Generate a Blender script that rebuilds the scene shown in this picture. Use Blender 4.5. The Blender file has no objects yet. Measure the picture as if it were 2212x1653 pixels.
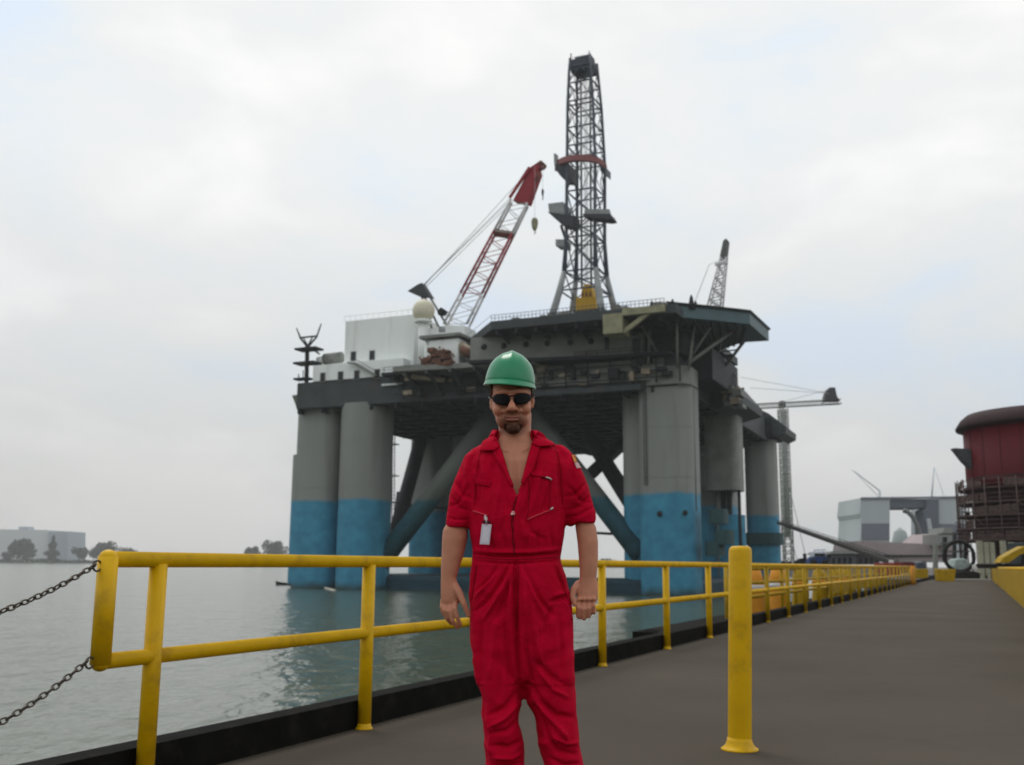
import bpy, bmesh, math, random
import numpy as np
from mathutils import Vector, Matrix, noise
random.seed(7)
scene = bpy.context.scene
C = scene.collection
rad = math.radians
# ------------------------------------------------------------------ camera
FP, CX, CY, CAMZ = 2200.0, 1106.0, 826.5, 1.05
PITCH, ROLL = rad(10.08), rad(0.45)
fw = Vector((0, math.cos(PITCH), math.sin(PITCH)))
rt0 = Vector((1, 0, 0)); up0 = Vector((0, -math.sin(PITCH), math.cos(PITCH)))
rt = rt0*math.cos(ROLL) + up0*math.sin(ROLL)
up = up0*math.cos(ROLL) - rt0*math.sin(ROLL)
cam = bpy.data.cameras.new('camera'); camo = bpy.data.objects.new('camera', cam); C.objects.link(camo)
cam.lens = 36*FP/2212; cam.sensor_width = 36
cam.clip_start = 0.1; cam.clip_end = 20000
M = Matrix.Identity(4)
for i, v in enumerate((rt, up, -fw)):
    for j in range(3): M[j][i] = v[j]
M.translation = Vector((0, 0, CAMZ)); camo.matrix_world = M
cam.dof.use_dof = True; cam.dof.focus_distance = 2.3; cam.dof.aperture_fstop = 7.0   # the photo is slightly out of focus
scene.camera = camo
# ------------------------------------------------------------------ world, sun, exposure
w = bpy.data.worlds.new('World'); scene.world = w; w.use_nodes = True
nt = w.node_tree; nt.nodes.clear()
def wn(t, **k):
    n = nt.nodes.new(t)
    for a, b in k.items(): setattr(n, a, b)
    return n
out = wn('ShaderNodeOutputWorld'); bg = wn('ShaderNodeBackground'); bg.inputs['Strength'].default_value = 0.1
sky = wn('ShaderNodeTexSky', sky_type='NISHITA'); sky.sun_disc = False
sky.sun_elevation = rad(62); sky.sun_rotation = rad(-25); sky.air_density = 1.2; sky.dust_density = 3.5
tc = wn('ShaderNodeTexCoord'); mp = wn('ShaderNodeMapping'); mp.inputs['Scale'].default_value = (1.0, 1.0, 2.1)
mp.inputs['Location'].default_value = (0.35, 0.1, 0.4)
n1 = wn('ShaderNodeTexNoise'); n1.inputs['Scale'].default_value = 3.1; n1.inputs['Detail'].default_value = 5; n1.inputs['Roughness'].default_value = 0.52
n1.inputs['Distortion'].default_value = 0.25
n2 = wn('ShaderNodeTexNoise'); n2.inputs['Scale'].default_value = 1.5; n2.inputs['Detail'].default_value = 4
r1 = wn('ShaderNodeValToRGB'); r1.color_ramp.elements[0].position = .34; r1.color_ramp.elements[1].position = .68
r1.color_ramp.elements[0].color = (7.3, 8.2, 9.3, 1); r1.color_ramp.elements[1].color = (9.7, 9.65, 9.6, 1)
e_ = r1.color_ramp.elements.new(.44); e_.color = (8.0, 8.4, 8.6, 1); e_ = r1.color_ramp.elements.new(.53); e_.color = (8.5, 8.55, 8.55, 1)
r2 = wn('ShaderNodeValToRGB'); r2.color_ramp.elements[0].position = .50; r2.color_ramp.elements[1].position = .74
r2.color_ramp.elements[0].color = (1, 1, 1, 1); r2.color_ramp.elements[1].color = (.86, .86, .86, 1)
mix = wn('ShaderNodeMixRGB')
# the overcast layer is duller low over the water
sep = wn('ShaderNodeSeparateXYZ'); mr = wn('ShaderNodeMapRange')
mr.inputs['From Min'].default_value = 0.0; mr.inputs['From Max'].default_value = 0.36
mr.inputs['To Min'].default_value = 0.70; mr.inputs['To Max'].default_value = 1.0
mul = wn('ShaderNodeVectorMath', operation='SCALE')
L = nt.links.new
L(tc.outputs['Generated'], mp.inputs['Vector']); L(mp.outputs[0], n1.inputs['Vector']); L(mp.outputs[0], n2.inputs['Vector'])
L(n1.outputs['Fac'], r1.inputs[0]); L(n2.outputs['Fac'], r2.inputs[0])
L(tc.outputs['Generated'], sep.inputs[0]); L(sep.outputs['Z'], mr.inputs['Value'])
# sky behind the camera, unseen: dull low, bright high, shaped for the light
mr2 = wn('ShaderNodeValToRGB'); q_ = mr2.color_ramp; q_.elements[0].position = 0.0; q_.elements[0].color = (.30, .30, .30, 1); q_.elements[1].position = .74; q_.elements[1].color = (1, 1, 1, 1)
q2_ = q_.elements.new(.50); q2_.color = (1.25, 1.25, 1.25, 1)
va_ = wn('ShaderNodeMath', operation='MULTIPLY_ADD'); va_.inputs[1].default_value = 1.3; vb_ = wn('ShaderNodeMath', operation='MULTIPLY_ADD'); vb_.inputs[1].default_value = .5; vb_.inputs[2].default_value = .5
L(sep.outputs['Z'], va_.inputs[0]); L(sep.outputs['Y'], va_.inputs[2]); L(va_.outputs[0], vb_.inputs[0])
mr3 = wn('ShaderNodeMapRange'); mr3.inputs['From Min'].default_value = 0.55; mr3.inputs['From Max'].default_value = 1.0; mr3.inputs['To Min'].default_value = 1.0; mr3.inputs['To Max'].default_value = 1.15
mr3 = wn('ShaderNodeMapRange'); mr3.inputs['From Min'].default_value = 0.55; mr3.inputs['From Max'].default_value = 1.0; mr3.inputs['To Min'].default_value = 1.0; mr3.inputs['To Max'].default_value = 0.62
L(vb_.outputs[0], mr2.inputs[0]); L(sep.outputs['Z'], mr3.inputs['Value'])
ma = wn('ShaderNodeMath', operation='MULTIPLY'); mb_ = wn('ShaderNodeMath', operation='MULTIPLY')
L(mr.outputs[0], ma.inputs[0]); L(mr2.outputs[0], ma.inputs[1]); L(ma.outputs[0], mb_.inputs[0]); L(mr3.outputs[0], mb_.inputs[1])
L(r1.outputs[0], mul.inputs[0]); L(mb_.outputs[0], mul.inputs['Scale'])
L(r2.outputs[0], mix.inputs['Fac']); L(sky.outputs[0], mix.inputs[1]); L(mul.outputs[0], mix.inputs[2])
L(mix.outputs[0], bg.inputs['Color']); L(bg.outputs[0], out.inputs['Surface'])
sl = bpy.data.lights.new('sun', 'SUN'); sl.energy = 1.15; sl.angle = rad(24); sl.color = (1, .96, .9)
so = bpy.data.objects.new('sun', sl); C.objects.link(so)
so.rotation_euler = Vector((math.sin(rad(-25))*math.cos(rad(62)), math.cos(rad(-25))*math.cos(rad(62)), math.sin(rad(62)))).to_track_quat('Z', 'Y').to_euler()
vs = scene.view_settings; vs.view_transform = 'Standard'; vs.look = 'None'; vs.exposure = 0.10; vs.gamma = 1.0; vs.use_curve_mapping = False
scene.cycles.use_denoising = True; scene.cycles.max_bounces = 6; scene.cycles.volume_bounces = 1
scene.cycles.caustics_reflective = False; scene.cycles.caustics_refractive = False
WATER = -4.0
# ------------------------------------------------------------------ placing helpers: a pixel of the photo and a known depth / plane give a point
def ray(px, py): return fw + rt*((px-CX)/FP) - up*((py-CY)/FP)
def P(px, py, Y): d = ray(px, py); return Vector((0, 0, CAMZ)) + d*(Y/d.y)
def G(px, py, z=0.0): d = ray(px, py); return Vector((0, 0, CAMZ)) + d*((z-CAMZ)/d.z)
def Qpx(v):
    d = v - Vector((0, 0, CAMZ)); k = d.dot(fw); return CX + FP*d.dot(rt)/k, CY - FP*d.dot(up)/k
# ------------------------------------------------------------------ materials
MATS = {}
def mat(name, col, rough=.6, metal=0.0, var=.12, scale=3.0, bump=0.0, bscale=40.0, dirt=None, dirt_amt=0.0, dirt_scale=1.2, spec=.22, streak=False, coat=0.0):
    if name in MATS: return MATS[name]
    m = bpy.data.materials.new(name); m.use_nodes = True; t = m.node_tree; b = t.nodes['Principled BSDF']
    b.inputs['Roughness'].default_value = rough; b.inputs['Metallic'].default_value = metal
    b.inputs['Specular IOR Level'].default_value = spec; b.inputs['Coat Weight'].default_value = coat
    tcn = t.nodes.new('ShaderNodeTexCoord'); mpn = t.nodes.new('ShaderNodeMapping')
    t.links.new(tcn.outputs['Object'], mpn.inputs[0])
    if streak: mpn.inputs['Scale'].default_value = (1, 1, .12)
    n = t.nodes.new('ShaderNodeTexNoise'); n.inputs['Scale'].default_value = scale; n.inputs['Detail'].default_value = 6
    t.links.new(mpn.outputs[0], n.inputs['Vector'])
    r = t.nodes.new('ShaderNodeValToRGB'); r.color_ramp.elements[0].position = .3; r.color_ramp.elements[1].position = .7
    r.color_ramp.elements[0].color = tuple(c*(1-var) for c in col) + (1,)
    r.color_ramp.elements[1].color = tuple(min(1, c*(1+var)) for c in col) + (1,)
    t.links.new(n.outputs['Fac'], r.inputs[0]); last = r.outputs[0]
    if dirt:
        n3 = t.nodes.new('ShaderNodeTexNoise'); n3.inputs['Scale'].default_value = dirt_scale; n3.inputs['Detail'].default_value = 8; n3.inputs['Roughness'].default_value = .65
        t.links.new(mpn.outputs[0], n3.inputs['Vector'])
        rr = t.nodes.new('ShaderNodeValToRGB'); rr.color_ramp.elements[0].position = .52; rr.color_ramp.elements[1].position = .72
        rr.color_ramp.elements[0].color = (0, 0, 0, 1); rr.color_ramp.elements[1].color = (dirt_amt,)*3 + (1,)
        t.links.new(n3.outputs['Fac'], rr.inputs[0])
        mx = t.nodes.new('ShaderNodeMixRGB'); t.links.new(rr.outputs[0], mx.inputs[0]); t.links.new(last, mx.inputs[1]); mx.inputs[2].default_value = tuple(dirt) + (1,)
        last = mx.outputs[0]
    t.links.new(last, b.inputs['Base Color'])
    if bump:
        nb = t.nodes.new('ShaderNodeTexNoise'); nb.inputs['Scale'].default_value = bscale; nb.inputs['Detail'].default_value = 4
        t.links.new(tcn.outputs['Object'], nb.inputs['Vector'])
        bp = t.nodes.new('ShaderNodeBump'); bp.inputs['Strength'].default_value = bump; bp.inputs['Distance'].default_value = .02
        t.links.new(nb.outputs['Fac'], bp.inputs['Height']); t.links.new(bp.outputs[0], b.inputs['Normal'])
    MATS[name] = m; return m
def col_mat(nm='rig_column_paint', grey=(.25, .262, .245), b0=(.038, .205, .325), b1=(.056, .285, .43)):
    # rig paint: grey above, blue anti-fouling below a painted line, with rust streaks
    m = mat(nm, grey, .55, var=.10, scale=.25, dirt=(.13, .12, .10), dirt_amt=.55, dirt_scale=.3, streak=True)
    t = m.node_tree; b = t.nodes['Principled BSDF']; src = b.inputs['Base Color'].links[0].from_socket
    g = t.nodes.new('ShaderNodeNewGeometry'); s = t.nodes.new('ShaderNodeSeparateXYZ'); t.links.new(g.outputs['Position'], s.inputs[0])
    n = t.nodes.new('ShaderNodeTexNoise'); n.inputs['Scale'].default_value = .3; t.links.new(g.outputs['Position'], n.inputs['Vector'])
    ad = t.nodes.new('ShaderNodeMath'); ad.operation = 'MULTIPLY_ADD'; ad.inputs[1].default_value = 1.2; t.links.new(n.outputs['Fac'], ad.inputs[0]); t.links.new(s.outputs['Z'], ad.inputs[2])
    r = t.nodes.new('ShaderNodeMapRange'); r.inputs['From Min'].default_value = 13.2; r.inputs['From Max'].default_value = 13.9; t.links.new(ad.outputs[0], r.inputs['Value'])
    n4 = t.nodes.new('ShaderNodeTexNoise'); n4.inputs['Scale'].default_value = .5; n4.inputs['Detail'].default_value = 7
    t.links.new(g.outputs['Position'], n4.inputs['Vector'])
    rb = t.nodes.new('ShaderNodeValToRGB'); rb.color_ramp.elements[0].position = .35; rb.color_ramp.elements[1].position = .68
    rb.color_ramp.elements[0].color = b0 + (1,); rb.color_ramp.elements[1].color = b1 + (1,)
    t.links.new(n4.outputs['Fac'], rb.inputs[0])
    # algae line just above the water
    r3 = t.nodes.new('ShaderNodeMapRange'); r3.inputs['From Min'].default_value = -3.4; r3.inputs['From Max'].default_value = -1.8; t.links.new(ad.outputs[0], r3.inputs['Value'])
    m3 = t.nodes.new('ShaderNodeMixRGB'); t.links.new(r3.outputs[0], m3.inputs[0]); m3.inputs[1].default_value = (.03, .05, .045, 1); t.links.new(rb.outputs[0], m3.inputs[2])
    mx = t.nodes.new('ShaderNodeMixRGB'); t.links.new(r.outputs[0], mx.inputs[0]); t.links.new(m3.outputs[0], mx.inputs[1]); t.links.new(src, mx.inputs[2])
    t.links.new(mx.outputs[0], b.inputs['Base Color']); return m
m_col = col_mat()
m_brace = col_mat('rig_brace_shaded_paint', (.115, .128, .115), (.022, .085, .105), (.035, .12, .15))  # darker copy of the column paint, shade put into the brace colour
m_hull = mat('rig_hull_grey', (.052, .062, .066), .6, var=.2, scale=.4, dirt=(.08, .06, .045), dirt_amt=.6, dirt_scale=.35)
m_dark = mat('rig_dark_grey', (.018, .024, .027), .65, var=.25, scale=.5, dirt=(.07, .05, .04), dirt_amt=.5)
m_wall = mat('rig_wall_grey', (.22, .23, .21), .6, var=.15, scale=.4, dirt=(.12, .10, .08), dirt_amt=.6, dirt_scale=.3)
m_teal = mat('rig_teal_grey', (.085, .14, .155), .5, var=.12, scale=.5)
m_white = mat('rig_white_paint', (.86, .90, .88), .5, var=.05, scale=.3, dirt=(.42, .40, .35), dirt_amt=.4, dirt_scale=.25, streak=True)
m_cream = mat('cream_paint', (.72, .68, .52), .45, var=.05)
m_derr = mat('derrick_steel', (.085, .10, .125), .55, var=.2, scale=1)
m_derrl = mat('derrick_light_steel', (.30, .32, .32), .55, var=.15, scale=1)
m_redp = mat('crane_red_paint', (.30, .022, .032), .5, var=.12)
m_whp = mat('crane_white_paint', (.62, .62, .62), .5, var=.08)
m_glass = mat('window_glass', (.015, .02, .025), .15, var=.1)
m_yel = mat('yellow_paint', (.68, .40, .001), .42, var=.09, scale=6, dirt=(.20, .11, .02), dirt_amt=.5, dirt_scale=5, bump=.10, bscale=60)
m_yel2 = mat('weathered_yellow_paint', (.40, .25, .003), .5, var=.18, scale=2, dirt=(.16, .11, .03), dirt_amt=.6, dirt_scale=3)
m_org = mat('orange_paint', (.62, .26, .02), .5, var=.15)
m_rust = mat('rusty_brown', (.16, .075, .05), .8, var=.35, scale=1.5)
m_tan = mat('tan_machinery', (.33, .27, .20), .7, var=.3, scale=1)
m_chain = mat('weathered_chain_steel', (.10, .085, .07), .55, metal=.4, var=.35, scale=60)
m_kerb = mat('black_kerb_paint', (.007, .007, .006), .6, var=.3, scale=5, dirt=(.035, .03, .024), dirt_amt=.4, dirt_scale=6, bump=.15, bscale=30, spec=.1)
MATS['black_kerb_paint'].node_tree.nodes['Principled BSDF'].inputs['Roughness'].default_value = .95
m_olive = mat('olive_steel', (.28, .27, .17), .6, var=.2, scale=1)
# ------------------------------------------------------------------ mesh builder (world coordinates)
class MB:
    def __init__(s): s.b = bmesh.new(); s.mi = 0
    def _new(s, vs_, fs, sm=False):
        V = [s.b.verts.new(v) for v in vs_]
        for f in fs:
            try:
                F = s.b.faces.new([V[i] for i in f]); F.material_index = s.mi; F.smooth = sm
            except ValueError: pass
    def hexa(s, p): # 8 points: bottom ring 4, top ring 4
        s._new(p, [(3, 2, 1, 0), (4, 5, 6, 7), (0, 1, 5, 4), (1, 2, 6, 5), (2, 3, 7, 6), (3, 0, 4, 7)]); return s
    def box(s, x0, x1, y0, y1, z0, z1, T=None):
        p = [Vector(q) for q in ((x0, y0, z0), (x1, y0, z0), (x1, y1, z0), (x0, y1, z0), (x0, y0, z1), (x1, y0, z1), (x1, y1, z1), (x0, y1, z1))]
        if T: p = [T(q) for q in p]
        return s.hexa(p)
    def prism(s, pts, off): # polygon of world points swept by the vector off
        n = len(pts); a = [Vector(q) for q in pts]; c = [q+off for q in a]
        s._new(a+c, [tuple(range(n))[::-1], tuple(range(n, 2*n))] + [(i, (i+1) % n, n+(i+1) % n, n+i) for i in range(n)]); return s
    def tube(s, pts, r, seg=10, cap=True, sm=True):
        pts = [Vector(p) for p in pts]; n = len(pts); rr = r if isinstance(r, (list, tuple)) else [r]*n
        vs_ = []; prev = None
        for i, p in enumerate(pts):
            t = (pts[min(i+1, n-1)]-pts[max(i-1, 0)]).normalized()
            if prev is None:
                a = Vector((0, 0, 1)) if abs(t.z) < .9 else Vector((1, 0, 0)); x = t.cross(a).normalized()
            else: x = (prev - t*prev.dot(t)).normalized()
            prev = x; y = t.cross(x)
            vs_ += [p + x*math.cos(2*math.pi*k/seg)*rr[i] + y*math.sin(2*math.pi*k/seg)*rr[i] for k in range(seg)]
        fs = [(i*seg+k, i*seg+(k+1) % seg, (i+1)*seg+(k+1) % seg, (i+1)*seg+k) for i in range(n-1) for k in range(seg)]
        if cap: fs += [tuple(range(seg))[::-1], tuple(range((n-1)*seg, n*seg))]
        s._new(vs_, fs, sm); return s
    def bar(s, a, b, w, h=None):
        a = Vector(a); b = Vector(b); t = (b-a).normalized(); u = Vector((0, 0, 1)) if abs(t.z) < .9 else Vector((0, 1, 0))
        x = t.cross(u).normalized()*(w/2); y = x.cross(t).normalized()*((h or w)/2)
        s.hexa([a-x-y, a+x-y, a+x+y, a-x+y, b-x-y, b+x-y, b+x+y, b-x+y]); return s
    def lathe(s, c, prof, seg=32, sx=1, sy=1, rot=None, cap=True):
        c = Vector(c); vs_ = []
        for r, z in prof:
            for k in range(seg):
                q = Vector((math.cos(2*math.pi*k/seg)*r*sx, math.sin(2*math.pi*k/seg)*r*sy, z))
                if rot: q = rot @ q
                vs_.append(c+q)
        n = len(prof)
        fs = [(i*seg+k, i*seg+(k+1) % seg, (i+1)*seg+(k+1) % seg, (i+1)*seg+k) for i in range(n-1) for k in range(seg)]
        if cap: fs += [tuple(range(seg))[::-1], tuple(range((n-1)*seg, n*seg))]
        s._new(vs_, fs, True); return s
    def ell(s, c, r, rot=None, seg=20, rings=12):
        prof = [(math.sin(math.pi*i/rings)*1.0, -math.cos(math.pi*i/rings)) for i in range(rings+1)]
        prof = [(max(p[0], 1e-4), p[1]) for p in prof]; c = Vector(c); vs_ = []
        for q0, z in prof:
            for k in range(seg):
                q = Vector((math.cos(2*math.pi*k/seg)*q0*r[0], math.sin(2*math.pi*k/seg)*q0*r[1], z*r[2]))
                if rot: q = rot @ q
                vs_.append(c+q)
        n = len(prof)
        fs = [(i*seg+k, i*seg+(k+1) % seg, (i+1)*seg+(k+1) % seg, (i+1)*seg+k) for i in range(n-1) for k in range(seg)]
        s._new(vs_, fs + [tuple(range(seg))[::-1], tuple(range((n-1)*seg, n*seg))], True); return s
    def rcol(s, cx, cy, hw, hd, r, z0, z1, T=None, k=5): # rounded-square column
        ring = []
        for (sx, sy, a0) in ((1, 1, 0), (-1, 1, 90), (-1, -1, 180), (1, -1, 270)):
            for i in range(k+1):
                a = rad(a0+90*i/k); ring.append((cx+sx*(hw-r)+r*math.cos(a), cy+sy*(hd-r)+r*math.sin(a)))
        n = len(ring); v = [Vector((x, y, z)) for z in (z0, z1) for x, y in ring]
        if T: v = [T(q) for q in v]
        s._new(v[:], [tuple(range(n))[::-1], tuple(range(n, 2*n))]); 
        s._new(v, [(i, (i+1) % n, n+(i+1) % n, n+i) for i in range(n)], True); return s
    def build(s, name, mats, parent=None, bevel=0, smooth_angle=None):
        bmesh.ops.recalc_face_normals(s.b, faces=s.b.faces[:])
        me = bpy.data.meshes.new(name); s.b.to_mesh(me); s.b.free()
        return link(name, me, mats, parent, bevel)
WM = {}
def link(name, me, mats, parent=None, bevel=0):
    for m in (mats if isinstance(mats, (list, tuple)) else [mats]): me.materials.append(m)
    o = bpy.data.objects.new(name, me); C.objects.link(o)
    if parent is not None:
        me.transform(WM[parent.name].inverted()); o.parent = parent; WM[o.name] = WM[parent.name]
    else: WM[o.name] = Matrix.Identity(4)
    if bevel:
        b = o.modifiers.new('bevel', 'BEVEL'); b.width = bevel; b.segments = 2; b.limit_method = 'ANGLE'
    return o
def settle(o):
    # move the origin of a one-mesh thing to its base centre
    me = o.data; vs_ = [v.co for v in me.vertices]
    lo = Vector((min(v.x for v in vs_), min(v.y for v in vs_), min(v.z for v in vs_))); hi = Vector((max(v.x for v in vs_), max(v.y for v in vs_), max(v.z for v in vs_)))
    c = Vector(((lo.x+hi.x)/2, (lo.y+hi.y)/2, lo.z)); me.transform(Matrix.Translation(-c)); o.location = c; WM[o.name] = Matrix.Translation(c)
    return o
def tag(o, label=None, cat=None, group=None, kind=None):
    for k, v in (('label', label), ('category', cat), ('group', group), ('kind', kind)):
        if v: o[k] = v
    return o
def thing(name, loc, label, cat, group=None, rz=0.0):
    o = bpy.data.objects.new(name, None); C.objects.link(o); o.empty_display_size = .2
    o.location = loc; o.rotation_euler = (0, 0, rz)
    WM[o.name] = Matrix.Translation(Vector(loc)) @ Matrix.Rotation(rz, 4, 'Z')
    return tag(o, label, cat, group)
def struct(mb, name, m): o = mb.build(name, m); o['kind'] = 'structure'; return o
# ================================================================== SETTING
def water():
    m = bpy.data.materials.new('harbour_water'); m.use_nodes = True; t = m.node_tree; b = t.nodes['Principled BSDF']
    b.inputs['Base Color'].default_value = (.070, .088, .058, 1); b.inputs['Roughness'].default_value = .16; b.inputs['Specular IOR Level'].default_value = .38; b.inputs['IOR'].default_value = 1.33
    tcn = t.nodes.new('ShaderNodeTexCoord'); mpn = t.nodes.new('ShaderNodeMapping'); mpn.inputs['Scale'].default_value = (1, .55, 1); mpn.inputs['Rotation'].default_value = (0, 0, rad(15))
    t.links.new(tcn.outputs['Object'], mpn.inputs[0])
    prev = None
    for sc_, st, di in ((.09, .7, .75), (.45, .75, .42), (1.7, .6, .13)):
        n = t.nodes.new('ShaderNodeTexNoise'); n.inputs['Scale'].default_value = sc_; n.inputs['Detail'].default_value = 3; n.inputs['Distortion'].default_value = .4
        t.links.new(mpn.outputs[0], n.inputs['Vector'])
        bp = t.nodes.new('ShaderNodeBump'); bp.inputs['Strength'].default_value = st; bp.inputs['Distance'].default_value = di
        t.links.new(n.outputs['Fac'], bp.inputs['Height'])
        if prev: t.links.new(prev.outputs[0], bp.inputs['Normal'])
        prev = bp
    t.links.new(prev.outputs[0], b.inputs['Normal'])
    mb = MB(); mb._new([(-2400, -60, WATER), (2400, -60, WATER), (2400, 2500, WATER), (-2400, 2500, WATER)], [(0, 1, 2, 3)])
    struct(mb, 'water', m)
water()
# pier direction and its left line (foot of the railing posts)
PD = Vector((math.sin(rad(24.3)), math.cos(rad(24.3)), 0)); PN = Vector((PD.y, -PD.x, 0)) # PN points right
PO = Vector((-0.93, 6.81, 0))
def pier(s, n, z=0.0): return PO + PD*s + PN*n + Vector((0, 0, z))
PIERW = 4.75; PEND = 92
def deck():
    m = mat('pier_deck_asphalt', (.080, .067, .053), .88, var=.16, scale=.55, dirt=(.046, .042, .038), dirt_amt=.45, dirt_scale=1.1, bump=.5, bscale=140, spec=.15)
    mb = MB(); mb.hexa([pier(-30, -.12, -4.6), pier(-30, PIERW+.3, -4.6), pier(PEND, PIERW+.3, -4.6), pier(PEND, -.12, -4.6), pier(-30, -.12), pier(-30, PIERW+.3), pier(PEND, PIERW+.3), pier(PEND, -.12)])
    struct(mb, 'pier_deck', m)
    mb = MB(); a, b2 = .05, .21
    mb.hexa([pier(-30, -b2, -.5), pier(-30, -a, -.5), pier(PEND, -a, -.5), pier(PEND, -b2, -.5), pier(-30, -b2, .175), pier(-30, -a, .175), pier(PEND, -a, .175), pier(PEND, -b2, .175)])
    struct(mb, 'kerb', m_kerb)
deck()
def land():
    m = mat('yard_ground', (.14, .13, .12), .9, var=.25, scale=.05)
    mb = MB(); e = pier(PEND+.02, 0); pts = [(e.x-6, e.y, -.03), (e.x+160, e.y-60, -.03), (900, 60, -.03), (900, 2400, -.03), (230, 2400, -.03), (120, 300, -.03)]
    mb.prism([Vector(q) for q in pts], Vector((0, 0, -4.6))); struct(mb, 'yard_ground', m)
    m2 = mat('far_shore_ground', (.10, .12, .09), .9, var=.3, scale=.01)
    mb = MB(); mb.prism([Vector(q) for q in ((-1600, 1600, -2.8), (-300, 1580, -2.8), (300, 1640, -2.8), (300, 2300, -2.8), (-1600, 2300, -2.8))], Vector((0, 0, -2)))
    struct(mb, 'far_shore', m2)
land()
# ================================================================== RAILING
def railing():
    t = thing('pipe_railing', pier(0, 0), 'long yellow pipe railing with two rails along the water side of the pier', 'railing')
    H, Hm, R = 1.055, .598, .038
    posts = [-1.92, 0, 2.32, 4.62, 7.1, 9.38]
    s = 9.38
    while s < 58: s += 2.32; posts.append(s)
    for i, s in enumerate(posts):
        mb = MB(); mb.tube([pier(s, 0, .0), pier(s, 0, H-.02)], .043, 14)
        mb.lathe(pier(s, 0, 0), [(.056, 0), (.056, .006), (.049, .010), (.046, .02), (.043, .035)], 16)
        mb.build('post', m_yel if i < 6 else m_yel2, t)
    s0 = -2.245
    mb = MB(); mb.tube([pier(s0, 0, H), pier(posts[-1], 0, H)], R, 14); mb.build('top_rail', m_yel, t)
    mb = MB(); mb.tube([pier(s0, 0, Hm), pier(posts[-1], 0, Hm)], R*.95, 14); mb.build('middle_rail', m_yel, t)
    mb = MB(); mb.tube([pier(s0, 0, Hm-.012), pier(s0, 0, H+.012)], .046, 14); 
    mb.ell(pier(s0, 0, H), (.045,)*3); mb.ell(pier(s0, 0, Hm), (.044,)*3)
    o = mb.build('end_post', m_yel, t)
    for z in (H-.03, Hm-.0): # welded chain eyes
        mb = MB(); c = pier(s0-.062, 0, z)
        pts = [c + PD*(.024*math.cos(a)) + Vector((0, 0, .024*math.sin(a))) for a in [2*math.pi*k/14 for k in range(15)]]
        mb.tube(pts, .005, 6, cap=False); mb.build('chain_eye', m_chain, t)
    # the section across the gangway opening, outside the picture to the left
    t2 = thing('pipe_railing', pier(-4.35, 0), 'short yellow pipe railing across the chained opening from the long railing', 'railing')
    for s in (-4.35, -4.95, -7.0):
        mb = MB(); mb.tube([pier(s, 0, 0), pier(s, 0, H)] if s != -4.35 else [pier(s, 0, Hm), pier(s, 0, H)], .043, 12); mb.build('post', m_yel, t2)
    for z, n in ((H, 'top_rail'), (Hm, 'middle_rail')):
        mb = MB(); mb.tube([pier(-7.0, 0, z), pier(-4.35, 0, z)], R, 12); mb.build(n, m_yel, t2)
    def chain(zs, sag, label, ze):
        a = pier(s0-.09, 0, zs); b = pier(-4.31, 0, ze); n = 200; pts = []
        for i in range(n+1):
            u = i/n; q = a.lerp(b, u); q.z -= sag*4*u*(1-u); pts.append(q)
        d = [0]
        for i in range(n): d.append(d[-1]+(pts[i+1]-pts[i]).length)
        pitch = .034; k = int(d[-1]/pitch); mb = MB(); j = 0
        for i in range(k+1):
            s = i*d[-1]/k
            while j < n-1 and d[j+1] < s: j += 1
            f = (s-d[j])/(d[j+1]-d[j]); c = pts[j].lerp(pts[j+1], f); tt = (pts[j+1]-pts[j]).normalized()
            side = tt.cross(Vector((0, 0, 1))).normalized(); vert = side.cross(tt)
            x = (side+vert).normalized() if i % 2 else (side-vert).normalized()
            jj = random.uniform(-.25, .25); x = (x + (vert if i % 2 else side)*jj).normalized()
            ln, wd = .0215, .0115; pp = []
            for q in range(13):
                an = 2*math.pi*q/12; cx_ = math.cos(an); sy_ = math.sin(an)
                pp.append(c + tt*(ln*cx_*(1 if abs(cx_) > .5 else 1)) + x*(wd*sy_))
            mb.tube(pp, .0042, 6, cap=False)
        o = mb.build('chain', m_chain); settle(o); tag(o, label, 'chain', 'safety chains across the opening'); return o
    chain(H-.035, .25, 'upper rusty chain sagging from the top corner of the yellow railing', H-.035)
    chain(Hm-.0, .30, 'lower rusty chain sagging from the bottom corner of the yellow railing end', Hm)
    # small pale bolt heads at the kerb
    for k, (px, py) in enumerate(((443, 1641), (750, 1567))):
        g = G(px, py, .03); mb = MB(); mb.lathe(g, [(.016, -.03), (.018, 0), (.012, .014), (.003, .02)], 10)
        o = mb.build('pebble', mat('pale_pebble', (.55, .5, .4), .7)); settle(o)
        tag(o, ('small pale stone at the foot of the black kerb before the second railing post', 'small pale stone touching the foot of the second yellow railing post')[k], 'stone', 'pale stones along the kerb')
railing()
# ------------------------------------------------------------------ bollard
def bollard():
    g = G(1598, 1620); t = thing('bollard', g, 'thick yellow steel bollard with flared foot standing on the pier deck', 'bollard')
    lean = Vector((.034, 0, 0)); H = 1.165; R = .068
    def c(z): return g + Vector((lean.x*z, 0, z))
    mb = MB(); vs_ = []
    prof = [(R, .0), (R, .3), (R, .7), (R, H-.03), (R-.006, H-.012), (R-.02, H-.002), (.002, H)]
    seg = 40
    for r, z in prof:
        q = c(z)
        for k in range(seg):
            a = 2*math.pi*k/seg; vs_.append(Vector((q.x+r*math.cos(a), q.y+r*math.sin(a), z)))
    fs = [(i*seg+k, i*seg+(k+1) % seg, (i+1)*seg+(k+1) % seg, (i+1)*seg+k) for i in range(len(prof)-1) for k in range(seg)]
    mb._new(vs_, fs, True); mb.build('post', m_yel, t)
    mb = MB(); mb.lathe(g, [(.108, 0), (.107, .008), (.096, .014), (.082, .028), (.073, .048), (.0685, .070)], 40); mb.build('base_flange', m_yel, t)
bollard()
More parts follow.
